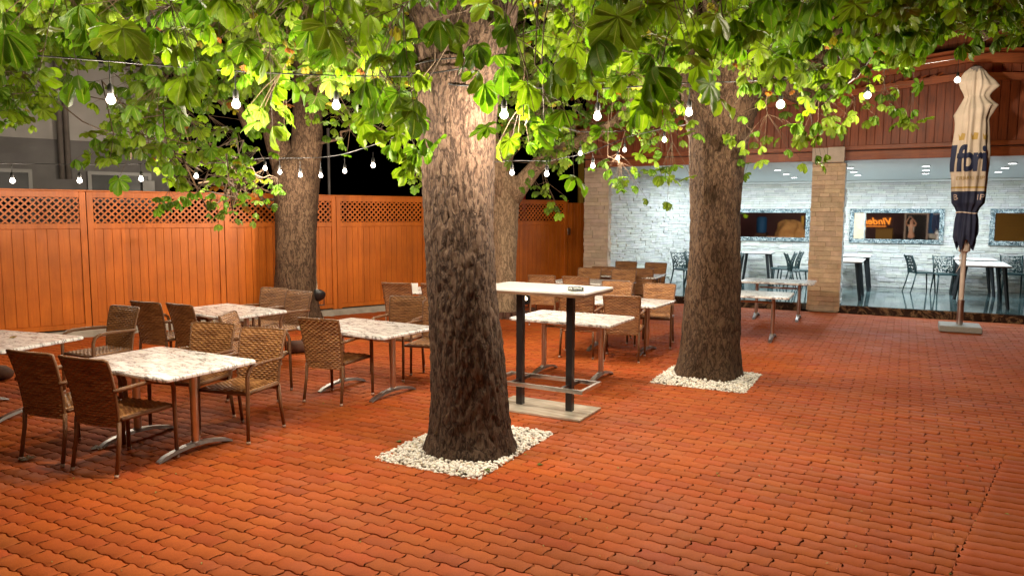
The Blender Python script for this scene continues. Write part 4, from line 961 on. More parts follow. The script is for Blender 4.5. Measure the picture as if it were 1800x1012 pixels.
# ================================================================== WICKER ARMCHAIRS
def weave_grid(W, Hh, nu, nv, curve, amp=.0042, th=.016, sub=(4, 5)):
    U = nu*sub[0]; Vn = nv*sub[1]; u = np.linspace(0, 1, U+1); v = np.linspace(0, 1, Vn+1); uu, vv = np.meshgrid(u, v)
    row = np.floor(np.clip(vv, 0, .99999)*nv); s = np.sin(PI*(uu*nu+(row % 2))); r_ = np.abs(np.sin(PI*vv*nv))**.6
    h = amp*(.25+.75*(.5+.5*s))*r_*2-amp*.2
    hb = amp*(.25+.75*(.5-.5*s))*r_*2-amp*.2
    ef = np.minimum(np.minimum(uu, 1-uu)*nu*1.5, 1); h *= ef; hb *= ef
    X, Y, Z, NXx, NYy, NZz = curve(uu, vv)
    A_ = np.stack([X+NXx*(th/2+h), Y+NYy*(th/2+h), Z+NZz*(th/2+h)], -1).reshape(-1, 3)
    B_ = np.stack([X-NXx*(th/2+hb), Y-NYy*(th/2+hb), Z-NZz*(th/2+hb)], -1).reshape(-1, 3)
    n = len(A_); idx = np.arange(n).reshape(Vn+1, U+1); q = np.stack([idx[:-1, :-1], idx[:-1, 1:], idx[1:, 1:], idx[1:, :-1]], -1).reshape(-1, 4)
    qb = q[:, ::-1]+n; e = []
    for a, b in ((idx[0], True), (idx[-1], False), (idx[:, 0], False), (idx[:, -1], True)):
        for i in range(len(a)-1): e.append((a[i], a[i]+n, a[i+1]+n, a[i+1]) if b else (a[i+1], a[i+1]+n, a[i]+n, a[i]))
    return np.vstack([A_, B_]), np.vstack([q, qb, np.array(e)])
def bk_y(z):   # backrest profile, y backward negative
    t = (z-.36)/.50; return -.215-.015*t-.075*t*t
def back_curve(uu, vv):
    z = .355+.505*vv; w_ = .415+.055*vv; X = (uu-.5)*w_; Y = bk_y(z)-.018*(1-(2*uu-1)**2)-.03*np.clip(vv-.93, 0, 1)/.07*.35
    NY = np.full_like(X, 1.); NZ = .30*vv; ln = np.sqrt(NY**2+NZ**2); return X, Y, z, 0*X+(uu-.5)*.15, NY/ln, NZ/ln
def seat_curve(uu, vv):
    y = -.205+.44*vv; w_ = .43+.03*vv; X = (uu-.5)*w_; Z = .425-.012*np.sin(PI*uu)*np.sin(PI*vv)+0*X; return X, y, Z, 0*X, 0*X, 0*X+1
def make_armchair(loc, rz, label):
    t = thing('wicker_armchair', label, 'armchair', loc, rz, 'brown wicker armchairs in the yard')
    V, F_ = weave_grid(0, 0, 15, 26, back_curve, .0075, .014); o = np_mesh('backrest', V, F_, MT['wicker'], t)
    e = MB(); e.tube([(sx*(.2075+.0275*v), bk_y(.355+.505*v)-.0, .355+.505*v) for sx in (1,) for v in np.linspace(0, 1, 9)]+[(x, bk_y(.86)-.018*(1-(x/.235)**2)-.012, .866) for x in np.linspace(.22, -.22, 9)]+[(-(.2075+.0275*v), bk_y(.355+.505*v), .355+.505*v) for v in np.linspace(1, 0, 9)], .0125, 8)
    e.build('rim', MT['wickerwrap'], o, True)
    V, F_ = weave_grid(0, 0, 14, 21, seat_curve, .006, .018); s = np_mesh('seat', V, F_, MT['wicker'], t)
    a = MB(); a.tube([(-.222, -.20, .415), (-.235, .235, .415), (.235, .235, .415), (.222, -.20, .415)], .016, 8); a.build('apron', MT['wickerwrap'], s, True)
    for sx in (-1, 1):
        l = MB(); l.tube([(sx*.215, -.215, .40), (sx*.218, -.225, .25), (sx*.224, -.262, .025)], [.0165, .0155, .0145], 8); q = l.build('leg', MT['wickerwrap'], t, True)
        c = MB(); c.tube([(sx*.224, -.262, .026), (sx*.2245, -.266, 0)], .0155, 8); c.build('foot', MT['legcap'], q, True)
        l = MB(); l.tube([(sx*.255, .255, .025), (sx*.256, .25, .30), (sx*.258, .245, .56), (sx*.26, .225, .615), (sx*.26, .185, .642), (sx*.26, .12, .650), (sx*.255, -.05, .648), (sx*.245, -.20, .640), (sx*.228, -.262, .636)], [.015, .016, .017, .018, .018, .018, .017, .017, .014], 8); q = l.build('arm', MT['wickerwrap'], t, True)
        c = MB(); c.tube([(sx*.255, .255, .026), (sx*.255, .255, 0)], .0165, 8); c.build('foot', MT['legcap'], q, True)
    return t
def chair_at(mid, az):   # top-edge midpoint at z .86 -> chair origin
    f = np.array([math.sin(rad(az)), math.cos(rad(az))]); return (mid[0]+f[0]*.305, mid[1]+f[1]*.305, 0)
CH = [((-3.06, 5.20), 22, 'wicker armchair nearest the camera, back turned, at the near left marble table'), ((-3.59, 5.43), 21, 'wicker armchair at the left edge, back turned, beside the nearest armchair'),
    ((-2.23, 6.56), 199, 'wicker armchair facing the camera at the right far side of the nearest marble table'), ((-2.80, 6.87), 196, 'wicker armchair facing the camera at the left far side of the nearest marble table'),
    ((-4.27, 8.09), 207, 'wicker armchair with its arms toward the marble table cut by the left edge'), ((-4.27, 8.55), 24, 'dark backed wicker armchair before the fence, left one of the pair'), ((-3.78, 8.34), 32, 'dark backed wicker armchair before the fence, right one of the pair'),
    ((-2.93, 7.57), 88, 'wicker armchair turned sideways at the left end of the middle marble table'), ((-3.28, 10.16), 206, 'wicker armchair in front of the forked trunk, left one of the pair'), ((-2.83, 9.79), 212, 'wicker armchair in front of the forked trunk, right one of the pair'),
    ((-1.91, 7.22), 22, 'wicker armchair standing alone with its back turned at the middle marble table'), ((-1.30, 9.19), 194, 'wicker armchair at the far side of the middle table, left of its neighbour'), ((-.83, 8.72), 196, 'wicker armchair at the middle table half hidden by the foreground trunk'),
    ((-1.73, 11.02), 16, 'wicker armchair left of the small white card, back turned'), ((-1.13, 10.88), 18, 'wicker armchair right of the white card, cut by the foreground trunk'),
    ((.50, 12.51), 18, 'wicker armchair with back turned above the left part of the high table'), ((1.06, 12.28), 25, 'wicker armchair with back turned above the glass ashtray'),
    ((1.50, 14.23), 208, 'pale wicker armchair facing the camera below the stone pillar, left of its neighbour'), ((2.11, 13.89), 204, 'pale wicker armchair facing the camera below the stone pillar, right of its neighbour'),
    ((1.63, 11.39), 198, 'pale wicker armchair directly behind the right end of the high table'), ((2.21, 11.02), 200, 'pale wicker armchair nearest the right tree, facing the camera'),
    ((1.40, 9.36), 15, 'dark backed wicker armchair right of the high table by the marble top'), ((.84, 9.62), 17, 'wicker armchair with back turned, seen between the high table legs'),
    ((1.82, 14.60), 20, 'dark backed wicker armchair far back, left of its dark twin'), ((2.48, 14.20), 17, 'dark backed wicker armchair far back, right of its dark twin'),
    ((2.51, 16.22), 202, 'farthest wicker armchair before the white stone wall, left one'), ((3.09, 15.84), 208, 'farthest wicker armchair before the white stone wall, right one')]
c0 = None
for md, az, lb in CH:
    loc = chair_at(md, az)
    if c0 is None: c0 = make_armchair(loc, AZ(az), lb)
    else: dup(c0, loc, AZ(az), lb)

# ================================================================== MARBLE TABLES
def make_table(loc, az, label, W=1.26, D=.86, h=.70):
    t = thing('marble_table', label, 'table', loc, AZ(az), 'marble topped tables in the yard')
    s = MB(); r_ = .05; poly = []
    for cx, cy, a0 in ((W/2-r_, D/2-r_, 0), (-W/2+r_, D/2-r_, 90), (-W/2+r_, -D/2+r_, 180), (W/2-r_, -D/2+r_, 270)):
        for q in range(6): an = rad(a0+q*18); poly.append((cx+r_*math.cos(an), cy+r_*math.sin(an)))
    rings = [(.012, h-.034), (.002, h-.028), (0, h-.018), (.0015, h-.008), (.010, h)]; n = len(poly); V = []; Fc = []
    for ins, z in rings: V += [(x*(1-ins*2/W), y*(1-ins*2/D), z) for x, y in poly]
    for i in range(len(rings)-1):
        for k in range(n): Fc.append((i*n+k, i*n+(k+1) % n, i*n+n+(k+1) % n, i*n+n+k))
    Fc += [tuple(range(n-1, -1, -1)), tuple(4*n+k for k in range(n))]; s.add(V, Fc); s.build('tabletop', MT['marble'], t, 35)
    for sx in (-1, 1):
        x = sx*.37
        c = MB(); c.tube([(x, 0, .075), (x, 0, h-.055)], .031, 20); c.box((x, 0, h-.046), (.10, .46, .020), 0, .004); c.build('column', MT['steel'], t, 35)
        f = MB(); P = [(x, y, .062-.058*(abs(y)/.34)**1.8) for y in np.linspace(-.34, .34, 15)]
        V = []; Fc = []
        for i, (px_, y, z) in enumerate(P):
            w_ = .036-.010*abs(y)/.34; th = .026 if abs(y) < .32 else .012
            for dx, dz_ in ((-w_, -.0), (-w_*.8, th), (w_*.8, th), (w_, 0)): V.append((px_+dx, y, max(z+dz_-.004, .0)))
        for i in range(len(P)-1):
            for k in range(4): Fc.append((i*4+k, i*4+(k+1) % 4, i*4+4+(k+1) % 4, i*4+4+k))
        Fc += [(3, 2, 1, 0), tuple(len(P)*4-4+k for k in range(4))]; f.add(V, Fc); f.lathe([(.045, .070), (.042, .085), (.032, .092)], (x, 0, 0), 16)
        f.build('foot', MT['cast'], t, 35)
    b = MB(); b.tube([(-.33, 0, .57), (.33, 0, .57)], .016, 10); b.build('crossbar', MT['steel'], t, True)
    return t
def B3(p): return Bw(*p)
TB = [(None, 30, 'marble topped table nearest the camera at lower left', (285, 668), (458, 630), 1.28), (None, 33, 'marble topped table in the middle just left of the foreground trunk', (673, 593), None, 1.28)]
def corner_table(near, right, W, D, z=.70):
    a, b = gz(*near, z), gz(*right, z); e = b-a; e = e/np.linalg.norm(e); mid = (a+b)/2 if D is None else a+e*D/2
    lft = np.array([-e[1], e[0], 0]); c = mid+lft*W/2; return (c[0], c[1], 0), math.degrees(math.atan2(e[0], e[1]))
la, za = corner_table((285, 668), (458, 631), 1.26, None); t0 = make_table(la, za, 'marble topped table nearest the camera at lower left')
ld, zd = corner_table((673, 593), (792, 569), 1.26, .86); lc, zc_ = corner_table((400, 559), (502, 546), 1.26, .86); lf, zf = corner_table((1069, 573), (1127, 553), 1.26, .9)
lf2, zf2 = corner_table((1152, 539), (1187, 528), 1.26, .86); lf3, zf3 = corner_table((1078, 500), (1106, 494), 1.26, .86); lf4, zf4 = corner_table((1152, 488), (1173, 481), 1.26, .9); lb_, zb_ = corner_table((0, 617), (147, 591), 1.26, .86)
for l_, z_, lb in [(ld, zd, 'marble topped table in the middle just left of the foreground trunk'), (lc, zc_, 'marble topped table before the fence and the forked tree'), (lf, zf, 'marble topped table right behind the high white table'),
        (lf2, zf2, 'marble topped table between wicker chairs left of the right tree'), (lf3, zf3, 'marble topped table among chairs behind the far end of the high table'), (lf4, zf4, 'farthest marble topped table near the white stone wall'), (lb_, zb_, 'marble topped table cut by the left edge of the picture')]:
    dup(t0, l_, AZ(z_), lb)
E_mid2 = (-1.12+.02, 11.62, 0); dup(t0, E_mid2, AZ(18), 'marble topped table carrying the white card, hidden mostly by the foreground trunk')
p = wB(gz(1357, 597)); dup(t0, Bw(p[0]-.37, p[1]), AZ(26), 'bare marble topped table right of the right tree, front one')
p = wB(gz(1403, 562)); p2 = wB(gz(1338, 556)); dup(t0, Bw(p[0]-.37, p[1]), AZ(26), 'bare marble topped table right of the right tree, rear one')
cm = MB(); p = at(729, 509, 11.2); cm.box((p[0], p[1], .70+.075), (.10, .012, .15), .1); cm.box((p[0], p[1], .703), (.11, .06, .006), .1); tag(cm.build('menu_card', MT['card']), 'small white card standing on the far table beside the foreground trunk', 'card')

# ================================================================== HIGH TABLE
hc = (wB(gz(916, 712)), wB(gz(1000, 726))); ca = ((hc[0][0]+hc[1][0])/2, (hc[0][1]+hc[1][1])/2)
t = thing('high_table', 'tall white topped bar table with two black posts right of the foreground trunk', 'table', Bw(*ca), -BA-rad(1))
s = MB(); s.box((-.02, 0, 1.19), (1.16, .70, .022), 0, .004); s.build('tabletop', MT['whitetop'], t)
s = MB(); s.box((-.02, 0, 1.167), (1.155, .695, .022)); s.build('edge_board', MT['edge'], t)
for x in (-.27, .27):
    s = MB(); s.box((x, 0, .585), (.065, .065, 1.13), 0, .004); s.box((x, 0, 1.15), (.16, .5, .010)); s.build('leg', MT['black'], t)
s = MB(); q = .018
for y in (-.21, .21): s.box((0, y, .27), (1.0, .036, .036), 0, .004)
for x in (-.482, .482): s.box((x, 0, .27), (.036, .383, .036), 0, .004)
s.build('footrest', MT['steel'], t)
s = MB()
for x in (-.27, .27): 
    for y in (-.113, .113): s.box((x, y, .27), (.03, .155, .03))
s.build('footrest_arm', MT['black'], t)
s = MB(); s.box((-.0, 0, .012), (.98, .52, .022), 0, .003); s.build('base_plate', MT['baseplate'], t)
p = gz(1012, 511, 1.201); t = thing('ashtray', 'square clear glass ashtray on the high white table', 'ashtray', (p[0], p[1], 1.201), rad(20))
s = MB(); s.prism([(-.055, -.055), (.055, -.055), (.055, .055), (-.055, .055)], 0, .008)
for x0, x1, y0, y1 in ((-.055, .055, -.055, -.043), (-.055, .055, .043, .055), (-.055, -.043, -.042, .042), (.043, .055, -.042, .042)): s.bx(x0, x1, y0, y1, .009, .036, .003)
s.build('bowl', MT['glass'], t); s = MB(); s.bx(-.04, .04, -.01, .005, .037, .042); s.bx(-.02, .02, -.03, .03, .009, .012); s.build('rest', MT['steel'], t)

# ================================================================== CLOSED PARASOL
pb = wB(gz(1686, 581)); PB = Bw(*pb); pY = PB[1]
t = thing('closed_parasol', 'tall closed beige and navy parasol tied shut on a granite base', 'parasol', PB, -BA)
s = MB(); s.box((0, 0, .055), (.60, .60, .10), 0, .012); s.box((0, -.302, .035), (.12, .01, .03)); s.build('base_slab', MT['granite'], t)
s = MB(); s.tube([(0, 0, .10), (0, 0, .50)], .05, 20); s.tube([(0, 0, .48), (0, 0, .52)], .055, 20); s.build('sleeve', MT['steel'], t, 40)
s = MB(); s.tube([(0, 0, .5), (0, 0, 4.05)], .038, 20); s.build('pole', MT['polepaint'], t, 40)
s = MB(); s.lathe([(.05, 1.30), (.085, 1.32), (.085, 1.40), (.06, 1.44)], n=12)
for k in range(8): a = k*PI/4; s.tube([(.07*math.cos(a), .07*math.sin(a), 1.36), (.10*math.cos(a), .10*math.sin(a), 1.62)], .012, 5)
s.build('hub', MT['polepaint'], t, 40)
s = MB(); s.tube([(.0, -.05, 1.38), (-.06, -.07, 1.25), (-.05, -.06, 1.08), (-.10, -.08, .98)], [.014, .02, .016, .006], 6, sq=.4); s.build('strap', MT['polepaint'], t, True)
zp = lambda y: H+(379-y)/F*pY
prof = [(zp(128), .085), (zp(135), .15), (zp(150), .20), (zp(163), .19), (zp(176), .15), (zp(190), .20), (zp(205), .25), (zp(240), .275), (zp(290), .315), (zp(320), .30), (zp(340), .285), (zp(357), .265), (zp(366), .20), (zp(374), .165), (zp(385), .19), (zp(400), .20), (zp(418), .205), (zp(430), .17)][::-1]
ZP = np.array([q[0] for q in prof]); RP = np.array([q[1]*.80 for q in prof])
zhem = zp(337)
CB = [(-.15, zp(160), .15, 1.1, .22), (PI+.3, zp(150), .05, 1.0, .22), (-.3, zp(192), .17, 1.0, .22), (PI-.2, zp(206), .08, 1.1, .26), (-1.5, zp(198), .05, .8, .26), (1.6, zp(180), .10, .9, .25)]
def crad(th, z, layer=0):
    r0 = np.interp(z, ZP, RP); tw = .35*math.sin(z*2.1)+.2*math.sin(z*5)
    fold = .10*math.sin(4*th+tw)+.09*math.sin(7*th+1.3+tw*2)+.085*math.sin(12*th-z*.9+tw)
    top = max(0, (z-3.45))*.55; fold += top*.45*math.sin(3*th+z*2.2)+.04*noise.noise(Vector((math.cos(th)*2, math.sin(th)*2, z*4)))
    fold += .10*noise.noise(Vector((math.cos(th)*1.3, math.sin(th)*1.3, z*1.6+4)))
    bp = 0
    for t0, z0, am, wt, wz in CB: 
        dt = (th-t0+PI) % (2*PI)-PI; bp += am*math.exp(-(dt/wt*1.7)**2)*max(0, 1-abs(z-z0)/wz)**1.3
    return r0*(1+fold)+bp
nz_, na = 190, 140; Zs = np.linspace(ZP[0], ZP[-1], nz_); V = np.zeros((nz_, na, 3))
for i, z in enumerate(Zs):
    for k in range(na):
        th = 2*PI*k/na; r_ = crad(th, z); zz = z
        if i < 26: zz = z+(.07*math.sin(4*th+.5)+.05*math.sin(7*th))*(1-i/26)
        V[i, k] = (r_*math.cos(th), r_*math.sin(th), zz)
idx = np.arange(nz_*na).reshape(nz_, na); nx2 = np.roll(idx, -1, 1); Fq = np.stack([idx[:-1], nx2[:-1], nx2[1:], idx[1:]], -1).reshape(-1, 4)
V2 = V.reshape(-1, 3); V2 = np.vstack([V2, [[0, 0, ZP[-1]+.02]]]); capf = np.array([(idx[-1, k], idx[-1, (k+1) % na], nz_*na, nz_*na) for k in range(na)])
cn = np_mesh('canopy', V2, Fq, [MT['canvas'], MT['navy'], MT['gold']], t)
me = cn.data; zc = np.array([np.mean([me.vertices[v].co.z for v in p_.vertices]) for p_ in me.polygons]); mi = np.where(zc < zhem, 1, 0); mi[(zc > zhem+.045) & (zc < zhem+.075)] = 2
me.polygons.foreach_set('material_index', mi.astype(np.int32))
s = MB(); s.lathe([(.02, .10), (.085, .07), (.095, -.02)], (0, 0, ZP[-1]-.05), 16); s.build('finial', MT['pipe'], t, 40)
ti = MB(); zt_ = zp(374); ti.tube([((crad(a, zt_)+.008)*math.cos(a), (crad(a, zt_)+.008)*math.sin(a), zt_+.01*math.sin(a*2)) for a in np.linspace(0, 2*PI, 60)], .011, 6); ti.build('tie', MT['polepaint'], t, True)
def cloth_text(txt, zc_, th_c, size, mt, name, parent, xs=1., off=.007, bold=0.):
    cu = bpy.data.curves.new('tmp', 'FONT'); cu.body = txt; cu.size = size; cu.align_x = 'CENTER'; cu.offset = bold; cu.resolution_u = 3
    ob = bpy.data.objects.new('tmp', cu); COL.objects.link(ob); dg = bpy.context.evaluated_depsgraph_get(); me = bpy.data.meshes.new_from_object(ob.evaluated_get(dg)); bpy.data.objects.remove(ob)
    bm = bmesh.new(); bm.from_mesh(me); bmesh.ops.triangulate(bm, faces=bm.faces)
    for _ in range(3):
        es = [e for e in bm.edges if e.calc_length() > size*.09]
        if es: bmesh.ops.subdivide_edges(bm, edges=es, cuts=1)
        bmesh.ops.triangulate(bm, faces=bm.faces)
    for v in bm.verts:
        z = zc_+v.co.y; th = th_c+v.co.x*xs/.30; r_ = crad(th, z)+off; v.co = (r_*math.cos(th), r_*math.sin(th), z)
    for f_ in bm.faces: f_.smooth = True
    bm.normal_update(); bm.to_mesh(me); bm.free(); me.materials.clear(); me.materials.append(mt)
    o = bpy.data.objects.new(name, me); COL.objects.link(o); o.parent = parent; return o
TC = -PI/2-.0   # faces the yard
for ch, dth in (('l', -1.05), ('f', -.66), ('b', -.14), ('r', .34), ('i', .72)): cloth_text(ch, zp(302), TC+dth, .58, MT['navyprint'], 'lettering', cn, .74, .012, .016)
cloth_text('ERBÁRRS \u00a9 IP', zp(318), TC, .085, MT['gold'], 'lettering', cn, .9); cloth_text('B', zp(352), TC-.75, .13, MT['pinkprint'], 'lettering', cn, 1., .012); cloth_text('IP', zp(352), TC+.72, .13, MT['pinkprint'], 'lettering', cn, 1., .012)
for th_c in (TC-.75, TC+.12, TC+.85):
    bm = bmesh.new(); sh = [(-.05, 0), (.05, 0), (.065, .10), (.03, .05), (0, .115), (-.03, .05), (-.065, .10)]; vs_ = [bm.verts.new((x, y, 0)) for x, y in sh]; bm.faces.new(vs_); bmesh.ops.triangulate(bm, faces=bm.faces)
    for _ in range(2): bmesh.ops.subdivide_edges(bm, edges=bm.edges[:], cuts=1, use_grid_fill=True)
    for v in bm.verts: z = zp(250)+v.co.y; th = th_c+v.co.x/.30; r_ = crad(th, z)+.008; v.co = (r_*math.cos(th), r_*math.sin(th), z)
    me = bpy.data.meshes.new('crown_print'); bm.to_mesh(me); bm.free(); me.materials.append(MT['gold']); o = bpy.data.objects.new('crown_print', me); COL.objects.link(o); o.parent = cn

# ================================================================== SMALL THINGS
# logs edging the tree foot
p = gz(523, 620); t = MB(); t.tube([(-.16, 0, .085), (.16, 0, .085)], .09, 8); o = t.build('log_edging', MT['log'], None, True, (p[0], p[1], 0), rad(20)); tag(o, 'short dark log lying on the paving left of the middle table', 'log', 'logs on the paving')
p = gz(4, 668); t = MB(); t.tube([(-.5, 0, .085), (-.2, .02, .09), (.12, 0, .088), (.2, -.01, .07)], [.085, .09, .085, .05], 12); o = t.build('log_edging', MT['log'], None, True, (p[0]-.1, p[1], 0), rad(5)); tag(o, 'round brown log lying at the left edge behind the chairs', 'log', 'logs on the paving')
p = gz(893, 558); t = MB()
for k in range(12):
    a = -2.4+k*.24; t.tube([(.55*math.cos(a), .55*math.sin(a), -.01), (.55*math.cos(a), .55*math.sin(a), .12)], .065, 9)
o = t.build('log_edging', MT['log'], None, 40, (TREES['middle'][0], TREES['middle'][1], 0)); tag(o, 'ring of short upright logs edging the pale tree', 'log edging')
# posts beyond the fence
p = at(1021, 340, 19.0); t = MB(); t.box((p[0], p[1], 1.7), (.12, .12, 3.4), .3, .01); tag(t.build('post', MT['yellowpaint']), 'yellow painted post beside the pale stone pillar', 'post')
p = at(921, 345, 20.0); t = MB(); t.tube([(p[0], p[1], 0), (p[0], p[1], 2.75)], .05, 10); tag(t.build('post', MT['redpaint'], None, 40), 'thin red post beyond the fence right of the pale trunk', 'post')
p = at(578, 300, 16.); t = MB(); t.tube([(p[0], p[1], 0), (p[0], p[1], 3.7)], .03, 10); tag(t.build('post', MT['pipe'], None, 40), 'thin grey pole beyond the fence right of the forked tree', 'post')
# fallen leaves
fl_spots = [(250, 775, 'curled brown leaf lying under the nearest table'), (60, 800, 'dry yellow leaf between the front legs of the left armchair'), (1255, 700, None)]
cr2 = [(172, 785, 'dry brown leaf on the paving between the two near armchairs'), (50, 803, 'dry yellow leaf on the paving at the far left'), (950, 812, 'small green leaf on the paving right of the pebble bed'), (700, 772, 'small green leaf at the left corner of the pebble bed'), (855, 826, 'small green leaf on the white pebbles near the front corner')]
for i, (x, y, lb) in enumerate(cr2):
    p = gz(x, y, .02); V, F_, U = LV[4]; sc = .55 if i < 2 else .22; V = V*sc; V[:, 2] = np.abs(V[:, 2])*.5+.004
    o = np_mesh('fallen_leaf', V, F_, MT['leaf'], None, True, {'tint': np.tile(np.array([(.22, .10, .02) if i < 2 else (.12, .2, .02)]), (len(V), 1))}, U); o.location = (p[0], p[1], .004 if i != 4 else .022); o.rotation_euler = (0, 0, i*1.3); tag(o, lb, 'leaf')

VV, FF, n = [], [], 0
for k in range(90):
    x, y = rng.uniform(40, 1780), rng.uniform(640, 1010); p = gz(x, y, .004)
    if fence_side(p[0], p[1]) < .2: continue
    q = rng.uniform(.006, .016); a = rng.uniform(0, 6.3); c, d = math.cos(a)*q, math.sin(a)*q; w2 = rng.uniform(.2, .5)
    VV += [(p[0]-c, p[1]-d, .004), (p[0]+d*w2, p[1]-c*w2, .009), (p[0]+c, p[1]+d, .005), (p[0]-d*w2, p[1]+c*w2, .010)]; FF.append((n, n+1, n+2, n+3)); n += 4
o = np_mesh('leaf_litter', np.array(VV), np.array(FF), MT['leaf'], None, False, {'tint': np.repeat(np.array([random.choice([(.34, .22, .10), (.20, .10, .03), (.12, .18, .03), (.45, .36, .25)]) for _ in FF]), 4, 0)}, np.zeros((n, 2)))
tag(o, 'tiny dry leaf scraps strewn over the red paving', 'litter', kind='stuff')
V, F_, U = LV[2]; V = V*.35; V[:, 2] = np.abs(V[:, 2])*.4+.702; p = gz(22, 594, .7); o = np_mesh('fallen_leaf', V, F_, MT['leaf'], None, True, {'tint': np.tile(np.array([(.42, .24, .03)]), (len(V), 1))}, U); o.location = (p[0], p[1], 0); tag(o, 'yellow leaf lying on the marble table at the left edge', 'leaf')

# ================================================================== what the mirrors see behind the camera
def Bb(a, n, z=0): return Bw(a, n, z)

def Mz(am, zm, n): k = (NW-.05+(NW-.05-n))/(NW-.05); return am*k, 1.9+(zm-1.9)*k
def mthing(name, label, cat, a, n): return thing(name, label, cat, Bw(a, n), -BA)
t = mthing('sign_wall', 'dark red shop wall with orange lettering, seen only in the hall mirror', 'wall', -2.4, -9.5)
s = MB(); s.bx(-9, 3.4, -.2, 0, 0, 3.6); s.build('wall', MT['darkred'], t)
def wall_text(txt, size, mt_, x, z, parent):
    cu = bpy.data.curves.new('tmp', 'FONT'); cu.body = txt; cu.size = size; cu.extrude = .01; cu.shear = .25; cu.offset = .012; ob = bpy.data.objects.new('tmp', cu); COL.objects.link(ob)
    me = bpy.data.meshes.new_from_object(ob.evaluated_get(bpy.context.evaluated_depsgraph_get())); bpy.data.objects.remove(ob); me.materials.clear(); me.materials.append(mt_)
    o = bpy.data.objects.new('lettering', me); COL.objects.link(o); o.parent = parent; o.location = (x, .02, z); o.rotation_euler = (PI/2, 0, PI); return o
wall_text('Vinden', .56, MT['signlit'], 1.62, 1.36, t)
s = MB(); s.bx(.1, 1.3, .001, .03, 1.22, 1.26); s.build('sign_stripe', MT['signlit'], t)
a, z = Mz(-.48, 1.4, -6); t = mthing('ochre_crate', 'ochre crate before the dark red shop wall, seen only in the mirror', 'crate', a, -6); s = MB(); s.bx(-.42, .42, -.3, .3, 0, 1.15, .02); s.build('box', MT['orangebox'], t); s = MB(); s.bx(-.45, .45, -.33, .33, 1.151, 1.19, .01); s.build('lid', MT['orangebox'], t)
a, z = Mz(.2, 1.4, -3); t = mthing('glass_door', 'pale framed glass door leaf standing open, seen only in the mirror', 'door', a, -3); t.rotation_euler = (0, 0, -BA+.5)
s = MB(); s.bx(-.62, -.53, -.03, .03, 0, 2.05); s.bx(.53, .62, -.03, .03, 0, 2.05); s.bx(-.529, .529, -.03, .03, 0, .1); s.bx(-.529, .529, -.03, .03, 1.96, 2.05); s.build('frame', MT['pinkprint'], t); s = MB(); s.bx(-.528, .528, -.01, .01, .101, 1.959); s.build('pane', MT['darkglass'], t)
a, z = Mz(.57, 1.7, -2); t = mthing('blue_parasol', 'closed blue parasol with pale fringe, seen only in the mirror', 'parasol', a, -2); s = MB(); s.lathe([(.05, 1.0), (.26, 1.02), (.25, 1.5), (.20, 2.1), (.06, 2.4)], n=10); s.build('canopy', MT['blue'], t); s = MB(); s.lathe([(.10, .75), (.2, .78), (.24, 1.0), (.1, 1.01)], n=10); s.build('fringe', MT['whitecloth'], t); s = MB(); s.tube([(0, 0, 0), (0, 0, .8)], .04); s.build('pole', MT['polepaint'], t)
a, z = Mz(-2.66, 1.6, -1.5); t = mthing('covered_stack', 'tall stack under a tan cloth, seen only in the left mirror', 'covered stack', a, -1.5)
s = MB(); V = []; n1, n2 = 26, 40
for i in range(n1):
    q = i/(n1-1); z = 1.62*math.sin(q*PI/2); r0 = .85*math.cos(q*PI/2)**.55 if i < n1-1 else 0
    for k in range(n2):
        th = 2*PI*k/n2; r_ = r0*(1+.16*math.sin(3*th+z*2)+.08*math.sin(8*th+z*5)+.07*math.sin(z*9+th*2)); V.append((r_*math.cos(th), r_*.7*math.sin(th), z+.05*math.sin(4*th)*(r0 > .01)*(z > .1)))
s.add(V, [(i*n2+k, i*n2+(k+1) % n2, (i+1)*n2+(k+1) % n2, (i+1)*n2+k) for i in range(n1-1) for k in range(n2)]); s.build('cloth', MT['blanket'], t, True)
a, z = Mz(-2.36, 1.6, -1.5); t = mthing('post', 'yellow painted post beside the covered stack, seen only in the mirror', 'post', a, -1.5); s = MB(); s.tube([(0, 0, 0), (.02, 0, 1.0), (0, 0, 1.85)], [.09, .07, .08], 8); s.build('shaft', MT['yellowpaint'], t)
a, z = Mz(-3.36, 1.6, -3); t = mthing('water_tank', 'blue upright barrel, seen only in the left mirror', 'barrel', a, -3); s = MB(); s.lathe([(.24, .9), (.28, 1.0), (.28, 1.7), (.2, 1.8)], n=16); s.build('barrel', MT['blue'], t, 40); s = MB(); s.box((0, 0, .45), (.6, .6, .88), 0, .02); s.build('stand', MT['log'], t)
t = mthing('board_shed', 'ochre board shed wall, seen only in the right mirror', 'shed', 7.5, -3.5); s = MB()
for k in range(22): s.bx(-3.6, 3.6, -.1, 0, k*.14+.002, k*.14+.138, .004)
s.build('boards', MT['orangebox'], t)

# the photographer behind the camera: white sleeveless top, phone held up
def skin_body(name, pts, edges, mt_, parent, root, sub=2):
    me = bpy.data.meshes.new(name); me.from_pydata([p[:3] for p in pts], edges, []); o = bpy.data.objects.new(name, me); COL.objects.link(o); o.parent = parent
    md = o.modifiers.new('skin', 'SKIN'); me.skin_vertices[0].data
    for i, p in enumerate(pts): me.skin_vertices[0].data[i].radius = p[3] if isinstance(p[3], tuple) else (p[3], p[3]); me.skin_vertices[0].data[i].use_root = (i == root)
    sb = o.modifiers.new('sub', 'SUBSURF'); sb.levels = sub; sb.render_levels = sub; me.materials.append(mt_)
    dg = bpy.context.evaluated_depsgraph_get(); m2 = bpy.data.meshes.new_from_object(o.evaluated_get(dg)); o.modifiers.clear(); o.data = m2; m2.materials.clear(); m2.materials.append(mt_); m2.polygons.foreach_set('use_smooth', [True]*len(m2.polygons)); return o
t = thing('person', 'person in a white sleeveless top holding a phone up, seen only in the mirror', 'person', (.02, -.42, 0), -BA*.3)
